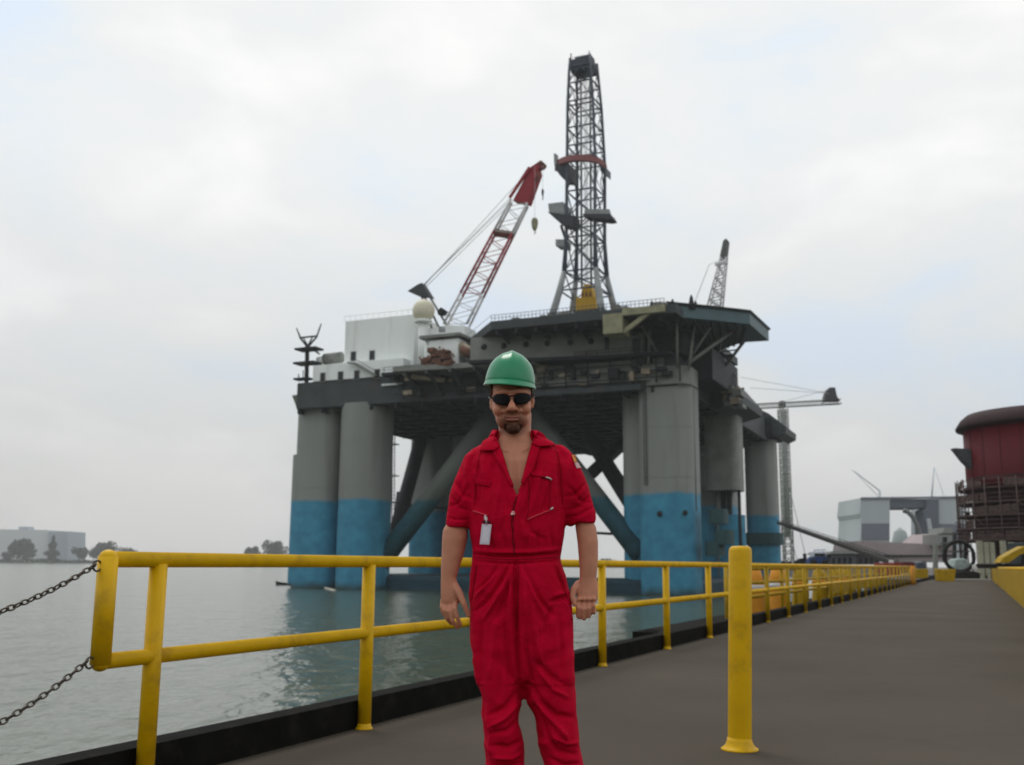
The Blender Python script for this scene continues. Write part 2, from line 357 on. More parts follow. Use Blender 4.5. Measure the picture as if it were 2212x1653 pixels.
# ================================================================== DRILLING RIG
RA = rad(24); U = Vector((math.cos(RA), -math.sin(RA), 0)); V = Vector((math.sin(RA), math.cos(RA), 0)); RO = Vector((26.4, 174, 0))
def T(q): return RO + U*q[0] + V*q[1] + Vector((0, 0, q[2]))           # rig coordinates -> world
def F(px, py, yl): # where the sight line meets the rig's own plane yl
    d = ray(px, py); c = Vector((0, 0, CAMZ)); k = (RO + V*yl - c).dot(V)/d.dot(V); return c + d*k
def Fl(px, py, yl): w_ = F(px, py, yl)-RO; return w_.dot(U), w_.z
m_pont = mat('pontoon_paint', (.012, .045, .065), .6, var=.3, scale=.3)
def rig():
    rg = thing('drilling_rig', (RO.x, RO.y, WATER), 'huge grey and blue semi-submersible drilling rig moored in the water behind the man', 'oil rig', rz=-RA)
    def rbox(name, m, x0, x1, y0, y1, z0, z1, par=rg, bevel=0):
        mb = MB(); mb.box(x0, x1, y0, y1, z0, z1, T); return mb.build(name, m, par, bevel)
    ZB, ZT = 31.0, 36.4
    # columns ------------------------------------------------------
    def column(cx, cy, hw, hd, r, ztop=ZB+.6, zbot=-9, rings=True):
        mb = MB(); mb.rcol(cx, cy, hw, hd, r, zbot, ztop, T, 8); o = mb.build('column', m_col, rg)
        if rings:
            for z in (6.5, 15.5, 24.0): mb = MB(); mb.rcol(cx, cy, hw+.05, hd+.05, r+.05, z, z+.18, T, 8); mb.build('weld_band', m_col, o)
        return o
    column(0.3, 1.5, 4.7, 4.6, 2.6)                    # near right
    column(-5.6, 6, 3.2, 4.2, 2.4)                     # shaded one beside it
    column(-71.9, 3, 4.9, 4.6, 3.2)                    # near left
    xg, zg = Fl(634, 985, 1); xh, zh = Fl(634, 1262, 1)
    mb = MB(); mb.rcol(xg+4.2, 2.9, 4.1, 4.2, 3.0, zh, zg, T, 8); mb.build('column_guard', m_col, rg)
    column(-60.5, 1.0, 4.9, 5.0, 4.4)                  # its round neighbour
    mb = MB(); mb.box(-68, -63, 3, 7, -6, ZB, T); mb.build('column_web', m_col, rg)
    mb = MB(); mb.box(-5, -2, 4, 8, -6, ZB, T); mb.build('column_web', m_col, rg)
    column(-71.3, 48, 4.6, 4.6, 3); column(-60.5, 48, 4.6, 4.6, 4)
    column(-71.3, 86, 4.6, 4.6, 3); column(-60.5, 86, 4.6, 4.6, 4)
    xl, _ = Fl(1644, 1000, 86); column(xl, 86, 3.8, 3.6, 2.4)
    column(xl-13, 84, 5.2, 4.8, 2.8)
    # hanging caisson between near and far right columns, its pipes and the blue stump below
    x0, z0 = Fl(1522, 1060, 33); x1, _ = Fl(1597, 1060, 33)
    mb = MB(); mb.rcol((x0+x1)/2, 36, (x1-x0)/2, 3.6, 1.6, z0, ZB+.5, T, 6); mb.build('caisson', m_wall, rg)
    for f in (.30, .46, .62, .9):
        xx = x0+(x1-x0)*f; mb = MB(); mb.tube([T((xx, 36, -6)), T((xx, 36, z0+.2))], .5 if f < .8 else .35, 10); mb.build('riser_pipe', m_dark if f != .3 else m_wall, rg)
    column((x0+x1)/2-4, 41, 5.0, 4, 2.4, ztop=z0+1)
    mb = MB(); xx, zz = Fl(1570, 1112, 35); mb.rcol(xx, 38, 3.0, 3.0, 2.8, -6, zz, T, 8); mb.build('column_stump', m_col, rg)
    # fenders and ring on the far right column
    xa, za = Fl(1608, 1165, 80); xb, zb = Fl(1697, 1150, 80)
    mb = MB(); mb.rcol(xl, 86, 4.5, 4.3, 2.6, za-1.2, za+1.6, T, 6); mb.build('fender_ring', mat('fender_dark_teal', (.03, .075, .08), .7, var=.3), rg)
    for (px, py, wpx, hpx) in ((1500, 1115, 28, 22), (1512, 1160, 24, 34), (1492, 1185, 20, 26)):
        xx, zz = Fl(px, py, -1); mb = MB(); mb.rcol(xx+3.4, 2, 1.3, 2.3, .6, zz-1.2, zz+1.2, T, 3); mb.build('fender', mat('fender_dark_teal', (.03, .075, .08)), rg)
    # pontoons ------------------------------------------------------
    for (a, b2, c, d2) in ((-66, -4, 1.5, 6), (-72.5, -56, 6.1, 96), (-8, 4, 6.1, 40), (xl-18, xl+4, 82, 92)):
        mb = MB(); mb.box(a, b2, c, d2, -8, -1.3, T); mb.build('pontoon', m_pont, rg, .8)
    # column top flares
    def flare(cx, cy, hw, hd, grow, z0, z1, m=m_hull):
        mb = MB(); p = []
        for z, g in ((z0, 0), (z1, grow)):
            for sx, sy in ((-1, -1), (1, -1), (1, 1), (-1, 1)): p.append(T((cx+sx*(hw+g), cy+sy*(hd+g), z)))
        mb.hexa(p); mb.build('column_head', m, rg, .3)
    flare(-71.3, 3, 4.0, 4.4, 1.2, 30.2, 34.2, m_wall)
    # braces --------------------------------------------------------
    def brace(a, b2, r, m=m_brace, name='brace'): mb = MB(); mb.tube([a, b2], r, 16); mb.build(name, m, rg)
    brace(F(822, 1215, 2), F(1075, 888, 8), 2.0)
    brace(F(838, 1215, 22), F(925, 890, 46), 1.6, m_dark)
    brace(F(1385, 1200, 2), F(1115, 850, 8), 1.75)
    brace(F(1365, 1090, 20), F(1270, 940, 40), 1.6, m_dark)
    brace(F(1225, 1072, 20), F(1360, 945, 40), 1.3, m_dark)
    brace(F(860, 1062, 44), F(845, 1185, 44), .35, m_dark)
    brace(T((-56, 8, 12.4)), T((-50, 46, 12.4)), .3, m_dark)
    brace(F(1262, 1150, 84), F(1350, 1155, 84), .35, m_dark, 'catwalk'); brace(F(850, 1145, 60), F(900, 1145, 60), .5, m_dark, 'catwalk')
    # ladder cage with small platforms beside the left gap
    mb = MB()
    for px in (848, 853): mb.tube([F(px, 935, 5), F(px-2, 1200, 5)], .09, 5)
    for k in range(34): py = 940+k*7.6; mb.bar(F(848-k*.06, py, 5), F(853-k*.06, py, 5), .09)
    for py in (960, 1028, 1086): mb.bar(F(844, py, 5), F(859, py, 5), 1.3, .2)
    mb.build('ladder', m_dark, rg)
    # hull box ------------------------------------------------------
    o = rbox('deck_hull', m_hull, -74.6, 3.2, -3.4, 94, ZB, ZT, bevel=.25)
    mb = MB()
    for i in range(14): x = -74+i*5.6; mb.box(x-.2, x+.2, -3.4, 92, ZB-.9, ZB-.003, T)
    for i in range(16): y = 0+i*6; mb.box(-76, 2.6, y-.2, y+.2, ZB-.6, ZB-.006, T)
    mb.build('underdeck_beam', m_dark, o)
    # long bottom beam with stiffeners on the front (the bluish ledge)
    xa, za = Fl(1150, 852, -4.6); xb, zb = Fl(1384, 838, -4.6)
    rbox('ledge_beam', m_teal and m_hull, xa, xb, -4.9, -3.41, 30.4, 31.3)
    # lower clutter wall -------------------------------------------
    xa, _ = Fl(1150, 800, -3.6); xb, _ = Fl(1300, 800, -3.6); 
    rbox('lower_wall', m_wall, xa, 1.0, -3.9, -3.41, 32.1, 35.8)
    random.seed(11)
    for i in range(46):
        x = random.uniform(xa-28, 2.5); wd = random.uniform(.4, 2.0); z = random.uniform(31.4, 35.0)
        mb = MB(); mb.box(x, x+wd, -4.0-random.uniform(.2, 1.2), -3.85, z, z+random.uniform(.4, 1.9), T); mb.build('machinery', m_dark if i % 3 else m_tan, rg)
    mb = MB()
    for i in range(14):
        x = xa-26+i*4.1; mb.tube([T((x, -4.5, 31.4)), T((x, -4.5, 36.5))], .13, 6)
    for z in (32.4, 33.6, 34.9): mb.tube([T((xa-28, -4.7, z)), T((2, -4.7, z))], .12, 6)
    mb.build('pipe_run', m_dark, rg)
    # dark walkway ledge under the porthole wall --------------------
    rbox('walkway', m_dark, xa-30, 2.8, -6.2, -1, 35.95, 36.5)
    mb = MB()
    for i in range(40):
        x = xa-29.5+i*(33+28-xa-3)/40*1.0
        if x > 2.5: break
        mb.tube([T((x, -6.1, 36.5)), T((x, -6.1, 37.5))], .05, 4)
    for z in (37.0, 37.5): mb.tube([T((xa-30, -6.1, z)), T((2.8, -6.1, z))], .05, 4)
    mb.build('handrail', m_dark, rg)
    # porthole wall (under the pipe deck) ---------------------------
    wa, wb = P(1016, 750, 178.5), P(1390, 750, 171.5); wdir = (wb-wa); wdir.z = 0; wn_ = Vector((-wdir.y, wdir.x, 0)).normalized()
    def wpt(px, py, off=0.0): # sight line meets the wall plane
        d = ray(px, py); c = Vector((0, 0, CAMZ)); k = (wa + wn_*off - c).dot(wn_)/d.dot(wn_); return c + d*k
    flat = lambda v, z: Vector((v.x, v.y, z))
    mb = MB(); mb.prism([flat(wa, 36.53), flat(wb, 36.53), flat(wb+V*14, 36.53), flat(wa+V*24, 36.53)], Vector((0, 0, 4.36)))
    wl = mb.build('porthole_wall', mat('porthole_wall_grey', (.24, .25, .23), .6, var=.12, scale=.4, dirt=(.2, .17, .14), dirt_amt=.6, dirt_scale=.3), rg)
    mb = MB(); mb.prism([flat(wa-wn_*1.3, 35.95), flat(wb-wn_*1.3, 35.95), flat(wb+V*3, 35.95), flat(wa+V*14, 35.95)], Vector((0, 0, .575))); mb.build('walkway', m_dark, rg)
    for px, py in ((1045, 749), (1088, 747.5), (1136, 744.5), (1182.6, 742.5), (1231, 740), (1277, 738)):
        c = wpt(px, py); mb = MB(); mb.tube([c - wn_*.12, c + wn_*.1], .5, 16); mb.build('porthole', m_glass, wl)
        mb = MB(); mb.tube([c - wn_*.08, c + wn_*.02], .64, 16); mb.build('porthole_rim', m_wall, wl)
    mb = MB(); mb.prism([wpt(x, y, -.1) for x, y in ((1306, 756), (1316, 756), (1316, 727), (1306, 728))], wn_*.15); mb.build('doorway', m_glass, wl)
    # pipe deck ------------------------------------------------------
    yl = -13.0
    xe, ze = Fl(1440, 661, yl); xs, zs_ = Fl(1048, 688, yl); zt = 42.4
    xc, zc = Fl(992, 728, -7)
    def pz(px, py): # meet plane z = given at rig level
        return G(px, py, ZP)
    ZP = zt
    a = G(1052, 690, ZP); b_ = G(1440, 663, ZP); 
    al = ((a-RO).dot(U), (a-RO).dot(V)); bl = ((b_-RO).dot(U), (b_-RO).dot(V))
    yl = (al[1]+bl[1])/2
    mb = MB(); zlo = ZP-1.5
    poly = [(al[0], yl), (bl[0]+2, yl), (bl[0]+2, 34), (al[0]-13, 34), (al[0]-13, yl+15)]
    mb.prism([T((x, y, zlo)) for x, y in poly], Vector((0, 0, 1.5))); pd = mb.build('pipe_deck', m_hull, rg)
    mb = MB()
    for i in range(9):
        x = al[0]+1+i*(bl[0]-al[0])/8.5; mb.box(x-.25, x+.25, yl+.3, 30, zlo-.9, zlo-.004, T)
        if i % 4 == 0: mb.bar(T((x, yl+1.0, zlo-.3)), T((x, -2.3, 38.2)), .3)
    for y in (yl+3, yl+9): mb.box(al[0], bl[0]+1.5, y-.25, y+.25, zlo-.7, zlo-.008, T)
    mb.build('deck_beam', m_dark, pd)
    mb = MB(); n = 44
    for i in range(n+1): x = al[0]+(bl[0]-al[0])*i/n; mb.tube([T((x, yl+.15, ZP)), T((x, yl+.15, ZP+1.1))], .045, 4)
    for z in (.55, 1.1): mb.tube([T((al[0], yl+.15, ZP+z)), T((bl[0], yl+.15, ZP+z))], .045, 4)
    mb.tube([T((al[0], yl+.15, ZP+1.1)), T((al[0]-13, yl+15, ZP+1.1))], .045, 4)
    mb.build('handrail', m_hull, pd)
    # low deck houses, racks and small masts on the pipe deck
    random.seed(5); mb = MB()
    for i in range(26):
        x = random.uniform(al[0]+2, bl[0]-1); h = random.uniform(.5, 1.7)
        mb.box(x, x+random.uniform(.6, 3), yl+3+random.uniform(0, 3), yl+8, ZP, ZP+h, T)
    mb.build('deck_equipment', m_wall, pd)
    # olive bracket structure at the joint with the helideck
    mb = MB()
    xo0 = Fl(1303, 700, yl-.6)[0]; xo1 = Fl(1436, 665, yl-.6)[0]; xo2 = Fl(1345, 700, yl-.6)[0]
    mb.box(xo2, xo1, yl-.8, yl+1.5, ZP-1.35, ZP-.2, T); mb.box(xo0, xo2, yl-.8, yl+3, ZP-4.2, ZP-.9, T); mb.bar(T((xo2, yl, ZP-4)), T((xo2+4.5, yl, ZP-1)), .7)
    mb.build('bracket', m_olive, pd)
    # helideck -------------------------------------------------------
    ZH = ZP+.8
    hp = [G(px, py, ZH) for px, py in ((1446, 656), (1539, 665), (1619, 674))]
    e1 = G(1660, 712, ZH); hp += [e1]
    e2 = G(1604, 740, ZH-2.1); hp += [Vector((e2.x, e2.y, ZH))]
    c_ = G(1549, 759, ZH-2.1); hp += [Vector((c_.x, c_.y, ZH)), T(((hp[0]-RO).dot(U)-1, 30, ZH))]
    mb = MB(); mb.prism([q - Vector((0, 0, 2.1)) for q in hp], Vector((0, 0, 2.1))); hd = mb.build('helideck', m_teal, rg)
    cen = sum(hp, Vector())/len(hp); mb = MB()
    n = len(hp); net = [cen+(q-cen)*1.055 + Vector((0, 0, .15)) for q in hp]
    for i in range(5):
        a0, a1, b0, b1 = hp[i], hp[(i+1) % n], net[i], net[(i+1) % n]
        mb.hexa([a0+Vector((0, 0, -.25)), a1+Vector((0, 0, -.25)), b1+Vector((0, 0, -.05)), b0+Vector((0, 0, -.05)), a0+Vector((0, 0, -.15)), a1+Vector((0, 0, -.15)), b1+Vector((0, 0, .05)), b0+Vector((0, 0, .05))])
    mb.build('safety_net', m_hull, hd)
    mb = MB()
    for i in range(9):
        f = (i+.5)/9; dz_ = Vector((0, 0, -2.35)); p0 = hp[0].lerp(hp[2], f)+dz_; p1 = hp[6].lerp(hp[5], f*2)+dz_ if f < .5 else hp[5].lerp(hp[4], f*2-1)+dz_; mb.bar(p0.lerp(p1, .03), p0.lerp(p1, .94), .3, .45)
    mb.build('deck_beam', m_dark, hd)
    base = [T((3.0, -3.2, 32.5)), T((-3.0, -3.2, 32.5)), T((3.1, 2, 32.5)), T((3.1, 18, 32.5))]
    S = lambda px, py: G(px, py, ZH-1.9)
    for a0, b0, r_ in ((F(1400, 790, -4.5), S(1404, 700), .22), (F(1463, 795, -4.5), S(1462, 690), .22), (F(1492, 782, -3), S(1586, 712), .3), (F(1488, 800, -3.5), S(1500, 700), .22), (F(1556, 806, 16), S(1607, 738), .3), (F(1546, 800, 16), S(1560, 722), .2), (F(1430, 780, -3), S(1385, 700), .25), (F(1480, 790, -1), S(1540, 700), .22)):
        mb = MB(); mb.tube([a0, b0], r_, 8); mb.build('strut', m_wall, hd)
    mb = MB()
    ka, kb = F(1556, 806, 16), S(1607, 738)
    for f in (.25, .5, .75): q = ka.lerp(kb, f); mb.bar(q, q + Vector((-3.4, .6, .9 if f == .5 else -.4)), .22)
    mb.bar(F(1535, 770, 14), F(1585, 768, 14), .5, .3); mb.box(*[0]*0) if 0 else None
    mb.build('lattice', m_dark, hd)
    # structure under the helideck: dark stepped modules -------------
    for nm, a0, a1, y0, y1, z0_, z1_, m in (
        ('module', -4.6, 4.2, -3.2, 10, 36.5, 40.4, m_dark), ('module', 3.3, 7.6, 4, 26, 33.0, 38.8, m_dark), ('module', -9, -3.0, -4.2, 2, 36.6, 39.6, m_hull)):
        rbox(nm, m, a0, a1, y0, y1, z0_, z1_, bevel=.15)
    rc, zc_ = Fl(1432, 780, -4.4); mb = MB(); mb.rcol(rc, .5, 4.2, 4.4, 2.4, 31.2, 34.3, T, 5); mb.build('column_head', m_wall, rg)
    # gusset wedge left of the column head
    mb = MB(); mb.prism([F(1303, 722, -4), F(1345, 725, -4), F(1395, 775, -4), F(1384, 792, -4), F(1340, 745, -4)], V*1.2); mb.build('gusset', m_hull, rg)
    # side sponsons stepping down to the right -----------------------
    def side(name, m, pts, yl_, dep): mb = MB(); mb.prism([F(x, y, yl_) for x, y in pts], V*dep); mb.build(name, m, rg)
    side('side_module', m_hull, ((1478, 796), (1560, 806), (1600, 850), (1600, 868), (1545, 885), (1512, 870), (1478, 815)), 22, 22)
    side('side_module', m_dark, ((1512, 800), (1556, 806), (1560, 780), (1530, 760), (1505, 765)), 20, 12)
    random.seed(21)
    for i in range(22):
        px = random.uniform(1572, 1606); py = random.uniform(842, 882); q = Fl(px, py, 20); s_ = random.uniform(.3, 1.1)
        mb = MB(); mb.box(q[0]-s_, q[0]+s_*.6, 19-random.uniform(0, 1.5), 22, q[1]-s_*.6, q[1]+s_*.5, T); mb.build('machinery', (m_tan, m_wall, m_hull)[i % 3], rg)
    mb = MB(); mb.tube([F(1580, 850, 22), F(1580, 815, 22), F(1586, 808, 22), F(1592, 815, 22)], .25, 6); mb.tube([F(1592, 860, 22), F(1590, 815, 22)], .2, 6)
    mb.bar(F(1575, 850, 22), F(1603, 852, 22), .25); mb.bar(F(1596, 850, 22), F(1607, 838, 22), .4); mb.build('davit', m_wall, rg)
    # far deck corner over the far column -----------------------------
    mb = MB(); pts = [F(1597, 888, 80), F(1640, 884, 80), F(1660, 893, 80), F(1698, 922, 80), F(1697, 936, 80), F(1680, 944, 80), F(1597, 905, 80)]
    mb.prism(pts, V*16); mb.build('deck_corner', m_hull, rg)
    mb = MB(); mb.box(xl-16, xl+3.9, 79, 95, Fl(1600, 945, 80)[1], Fl(1600, 905, 80)[1]-.1, T); mb.build('deck_corner', m_dark, rg)
    # accommodation ---------------------------------------------------
    yl = -3.6
    def block(name, m, px0, py0, px1, py1, y0, dep):
        a0 = Fl(px0, py1, y0); a1 = Fl(px1, py1, y0); top = Fl(px0, py0, y0)
        zb = min(a0[1], a1[1]); return rbox(name, m, a0[0], a1[0], y0, y0+dep, ZT+.003, top[1])
    ab = block('accommodation_block', m_white, 675, 790, 870, 833, yl, 22)
    ub = block('accommodation_block', m_white, 743, 695, 893, 790, yl+2.5, 22)
    def win(px, py, y0, par, w_=.5, h=.85):
        x, z = Fl(px, py, y0); mb = MB(); mb.box(x-w_, x+w_, y0-.02, y0+.2, z-h, z+h, T)
        o = mb.build('window', m_glass, par)
        mb = MB()
        for q in ((x-w_-.12, x-w_, z-h-.12, z+h+.12), (x+w_, x+w_+.12, z-h-.12, z+h+.12)): mb.box(q[0], q[1], y0-.10, y0+.1, q[2], q[3], T)
        for q in ((x-w_, x+w_, z-h-.12, z-h), (x-w_, x+w_, z+h, z+h+.12)): mb.box(q[0], q[1], y0-.10, y0+.1, q[2], q[3], T)
        mb.build('window_frame', m_wall, par)
    for px, py in ((697.4, 815.5), (735.8, 813), (771, 810.6), (815, 808)): win(px, py, yl-.01, ab)
    for px, py in ((763.5, 770), (804, 767.7)): win(px, py, yl+2.49, ub)
    # outside stair on the block
    mb = MB(); mb.bar(F(768, 786, yl-.8), F(812, 812, yl-.8), .8, .5); mb.bar(F(752, 784, yl-.8), F(770, 786, yl-.8), .8, .3)
    mb.tube([F(768, 776, yl-1.2), F(812, 802, yl-1.2)], .07, 5); mb.build('stair', m_wall, rg)
    mb = MB(); # roof trim and rails
    for nm in range(1):
        xa2 = Fl(743, 695, yl+2.5); xb2 = Fl(893, 695, yl+2.5)
        for i in range(13): x = xa2[0]+(xb2[0]-xa2[0])*i/12; mb.tube([T((x, yl+2.7, xa2[1])), T((x, yl+2.7, xa2[1]+1.1))], .05, 4)
        mb.tube([T((xa2[0], yl+2.7, xa2[1]+1.1)), T((xb2[0], yl+2.7, xa2[1]+1.1))], .05, 4)
    mb.build('handrail', m_white, rg)
    # tank on the lower roof
    mb = MB(); mb.tube([F(702, 776, 2), F(738, 772, 2)], 1.15, 16); mb.build('tank', m_wall, rg)
    mb = MB(); mb.tube([F(688, 780, 2), F(704, 777, 2)], .9, 16); mb.build('tank', m_white, rg)
    # left antenna mast -----------------------------------------------
    y_ = 0; mb = MB(); mb.tube([F(662, 826, y_), F(664, 745, y_)], .45, 8)
    mb.box(Fl(645, 758, y_)[0], Fl(690, 758, y_)[0], -1.5, 1.5, Fl(645, 759, y_)[1], Fl(645, 755, y_)[1], T)
    mb.box(Fl(642, 787, y_)[0], Fl(686, 787, y_)[0], -1.5, 1.5, Fl(645, 789, y_)[1], Fl(645, 785, y_)[1], T)
    for p in ([(640.3, 709), (650, 732), (664.8, 750)], [(694, 699), (684, 728), (664.8, 750)]): mb.tube([F(a1, b1, y_) for a1, b1 in p], [.12, .2, .25], 6)
    mb.bar(F(647, 730, y_), F(685, 726, y_), .3); mb.bar(F(655, 730, y_), F(664, 745, y_), .2); mb.bar(F(676, 727, y_), F(666, 745, y_), .2)
    mb.bar(F(690, 765, y_), F(672, 752, y_), .3)
    mb.box(Fl(640, 812, y_)[0], Fl(672, 812, y_)[0], -1, 1, Fl(645, 822, y_)[1], Fl(645, 818, y_)[1], T)
    mb.tube([F(645, 820, y_), F(645, 808, y_)], .12, 5); mb.tube([F(655, 820, y_), F(655, 800, y_)], .1, 5)
    mb.build('antenna_mast', m_dark, rg)
    # crane platform ---------------------------------------------------
    yc = -9.5; a0 = Fl(848, 803, yc); a1 = Fl(1062, 793, yc)
    zz = 35.6; p0 = G(848, 803, zz); p1 = G(1066, 793, zz); l0 = ((p0-RO).dot(U), (p0-RO).dot(V)); l1 = ((p1-RO).dot(U), (p1-RO).dot(V))
    mb = MB(); mb.prism([T((l0[0], l0[1], zz)), T((l1[0]+8, (l1[1]), zz)), T((l1[0]+8, 0, zz)), T((l0[0], 0, zz))], Vector((0, 0, .9))); mb.build('crane_platform', m_wall, rg)
    yf = min(l0[1], l1[1]); mb = MB()
    for f in (.12, .35, .6, .85):
        x = l0[0]+(l1[0]-l0[0])*f; mb.bar(T((x, yf+1, zz-.1)), T((x, -3.3, zz-3.6)), .5); mb.box(x-.3, x+.3, yf+.6, -3.3, zz-.7, zz-.004, T)
    mb.build('platform_bracket', m_hull, rg)
    yq = yf+2.5
    def q(px): return Fl(px, 780, yq)[0]
    wb = MB(); wb.box(q(924), q(990), yq, yq+7, zz+.9, Fl(950, 733, yq)[1], T); wb.build('deck_house', m_white, rg, .3)
    mb = MB(); mb.box(q(908), q(996), yq-.8, yq+8, Fl(950, 730, yq)[1], Fl(950, 724, yq)[1], T); mb.build('walkway', m_wall, rg)
    random.seed(3)
    for i in range(24):
        px = random.uniform(915, 975); py = random.uniform(756, 790); a_ = Fl(px, py, yq-1); s_ = random.uniform(.25, .75)
        mb = MB(); mb.box(a_[0]-s_, a_[0]+s_, yq-1.6, yq-.2, a_[1]-s_*.6, a_[1]+s_*.6, T); mb.build('machinery', m_rust, rg)
    mb = MB()
    for i in range(12):
        a_ = F(random.uniform(910, 985), random.uniform(752, 790), yq-1.2); b_2 = a_ + U*random.uniform(-2, 2)+Vector((0, 0, random.uniform(-1.4, 1.4))); mb.tube([a_, b_2], .16, 6)
    mb.build('pipe_run', m_rust, rg)
    mb = MB(); mb.tube([F(995, 745, yq), F(1045, 775, yq)], .7, 8); mb.tube([F(990, 760, yq+1), F(1040, 768, yq+1)], .8, 8); mb.build('boom_rest', m_tan, rg)
    mb = MB(); mb.tube([F(998, 755, yq-.4), F(1018, 766, yq-.4)], .8, 8); mb.build('boom_rest', m_rust, rg)
    mb = MB(); mb.tube([F(870, 803, yq), F(880, 812, yq), F(960, 822, yq+2)], .5, 6); mb.build('pipe_run', m_tan, rg)
    mb = MB(); mb.bar(F(825, 832, -3.9), F(868, 829, -3.9), .35); mb.build('pipe_run', m_white, rg)
    # radome on its pedestal --------------------------------------------
    yr = -4; c = F(915, 672, yr); mb = MB(); mb.ell(c, (2.15, 2.15, 2.25)); rd = mb.build('radome', m_cream, rg)
    bot = F(915, 698, yr); mb = MB(); mb.tube([Vector((c.x, c.y, ZT)), Vector((c.x, c.y, bot.z+.2))], .9, 12); mb.tube([Vector((c.x, c.y, bot.z)), Vector((c.x, c.y, bot.z+.5))], 1.7, 16); mb.build('pedestal', m_white, rg)
    # pedestal crane ------------------------------------------------------
    ycr = -3.0; X = lambda px, py: F(px, py, ycr)
    foot = X(985, 712); cr = MB(); cr.tube([Vector((foot.x-3.6, foot.y, ZT)), Vector((foot.x-3.6, foot.y, foot.z-2.2))], 2.3, 20)
    pc = cr.build('pedestal_crane', m_white, rg)
    mb = MB(); mb.box(-.5, 0, 0, 0, 0, 0) if 0 else None
    h0 = X(925, 735); h1 = X(1003, 712)
    mb.prism([X(925, 737), X(1003, 735), X(1005, 705), (X(965, 702)), (X(925, 712))], V*4.5); mb.build('machine_house', m_white, pc)
    mb = MB(); mb.prism([X(948, 718), X(962, 718), X(962, 706), X(948, 706)], V*.0001 + V*2.0 - V*.0); 
    mb.build('cab_window', m_glass, pc)
    # boom: four chords from foot to neck
    def bm(f, k): # f 0..1 along, k -1/1 across (in the picture plane)
        base_l, base_r, tip_l, tip_r = X(958, 700), X(1008, 700), X(1104, 430), X(1139, 438)
        return (base_l.lerp(tip_l, f) if k < 0 else base_r.lerp(tip_r, f))
    dpt = 3.1
    segs = ((0, .25, m_whp), (.25, .75, m_redp), (.75, 1.0, m_whp))
    for f0, f1, m in segs:
        mb = MB()
        for k in (-1, 1):
            for dd in (0, 1):
                off = V*(dpt*dd) + U*(-1.1*dd)
                g = lambda f: bm(f, k)+off*(1-.35*f)
                mb.tube([g(f0), g(f1)], .23, 8)
        n0 = int(round(f0*16)); n1 = int(round(f1*16))
        for i in range(n0, n1):
            fa, fb = i/16, (i+1)/16; off = lambda f: (V*dpt - U*1.1)*(1-.35*f)
            for dd in (0, 1):
                a_, b_2 = (bm(fa, -1), bm(fb, 1)) if i % 2 else (bm(fa, 1), bm(fb, -1)); mb.tube([a_+off(fa)*dd, b_2+off(fb)*dd], .07, 4)
            for k in (-1, 1): mb.tube([bm(fa, k), bm(fb, k)+off(fb)], .05, 4)
            if i % 4 == 0: mb.tube([bm(fa, -1), bm(fa, 1)], .08, 4)
        mb.build('boom_section', m, pc)
    mb = MB(); f = .745; off = (V*dpt - U*1.1)*(1-.35*f)
    mb.hexa([bm(f-.012, -1), bm(f-.012, 1), bm(f-.012, 1)+off, bm(f-.012, -1)+off, bm(f+.018, -1), bm(f+.018, 1), bm(f+.018, 1)+off, bm(f+.018, -1)+off]); mb.build('boom_joint', m_rust, pc)
    # solid red head with the neck
    mb = MB(); mb.prism([X(1108, 433), X(1139, 439), X(1163, 372), X(1161, 364), X(1146, 361)], V*2.0); mb.prism([X(1100, 427), X(1104, 429), X(1148, 364), X(1143, 361)], -V*.3-V*.1)
    mb.prism([X(1146, 361), X(1160, 366), X(1172, 360), X(1170, 352), X(1164, 349)], V*1.4); mb.build('boom_head', m_redp, pc)
    mb = MB(); mb.tube([X(1168, 353)-V*.2, X(1168, 353)+V*1.8], .5, 14); mb.tube([X(1160, 372), X(1164, 384), X(1159, 391), X(1155, 386)], .22, 6); mb.build('sheave', m_rust, pc)
    # A-frame behind, with dark sheave head
    mb = MB(); mb.prism([X(880, 629), X(903, 614), X(911, 611), X(918, 622), X(931, 643), X(922, 640), X(905, 640)], V*1.6); mb.build('gantry_head', m_hull, pc)
    mb = MB()
    for q0, q1 in (((905, 636), (930, 716)), ((924, 640), (962, 704)), ((912, 640), (945, 710))): mb.tube([X(*q0)+V*1.0, X(*q1)+V*1.0], .22, 6)
    mb.build('gantry_leg', m_wall, pc)
    mb = MB(); mb.prism([X(944, 672), X(952, 664), X(962, 671), (X(956, 680)), (X(946, 680))], V*1.2); mb.build('hoist_winch', m_dark, pc)
    mb = MB()
    for a_, b_2 in (((914, 612), (1102, 424)), ((912, 615), (1100, 431)), ((918, 618), (1106, 432)), ((916, 613), (1143, 364))): mb.tube([X(*a_)+V*.5, X(*b_2)+V*.5], .07, 4)
    mb.build('stay_cable', m_whp, pc)
    for (px, py, wd, hh) in ((1155, 485, .62, 1.25), (1172.4, 417, .22, .75)):
        c = X(px, py)
        mb = MB(); mb.tube([Vector((c.x, c.y, X(1165, 358).z)), Vector((c.x, c.y, c.z+hh))], .03, 4); mb.build('hoist_rope', m_whp, pc)
        mb = MB(); mb.lathe(c, [(wd*.3, -hh), (wd*.75, -hh*.6), (wd, 0), (wd, hh*.6), (wd*.6, hh)], 12, 1, .5)
        mb.tube([c+Vector((0, 0, -hh)), c+Vector((wd*.3, 0, -hh-.35)), c+Vector((-.1, 0, -hh-.6))], .1, 5); mb.build('hook_block', m_olive if wd > .5 else m_dark, pc)
    # derrick -------------------------------------------------------------
    yd = 14.0; DV = [(673, 1265, 131), (640, 1265, 112), (592.5, 1265, 90), (519, 1265, 81), (351, 1266, 80), (231, 1263, 72), (160, 1261, 62), (132, 1260.5, 57)]
    LV = []
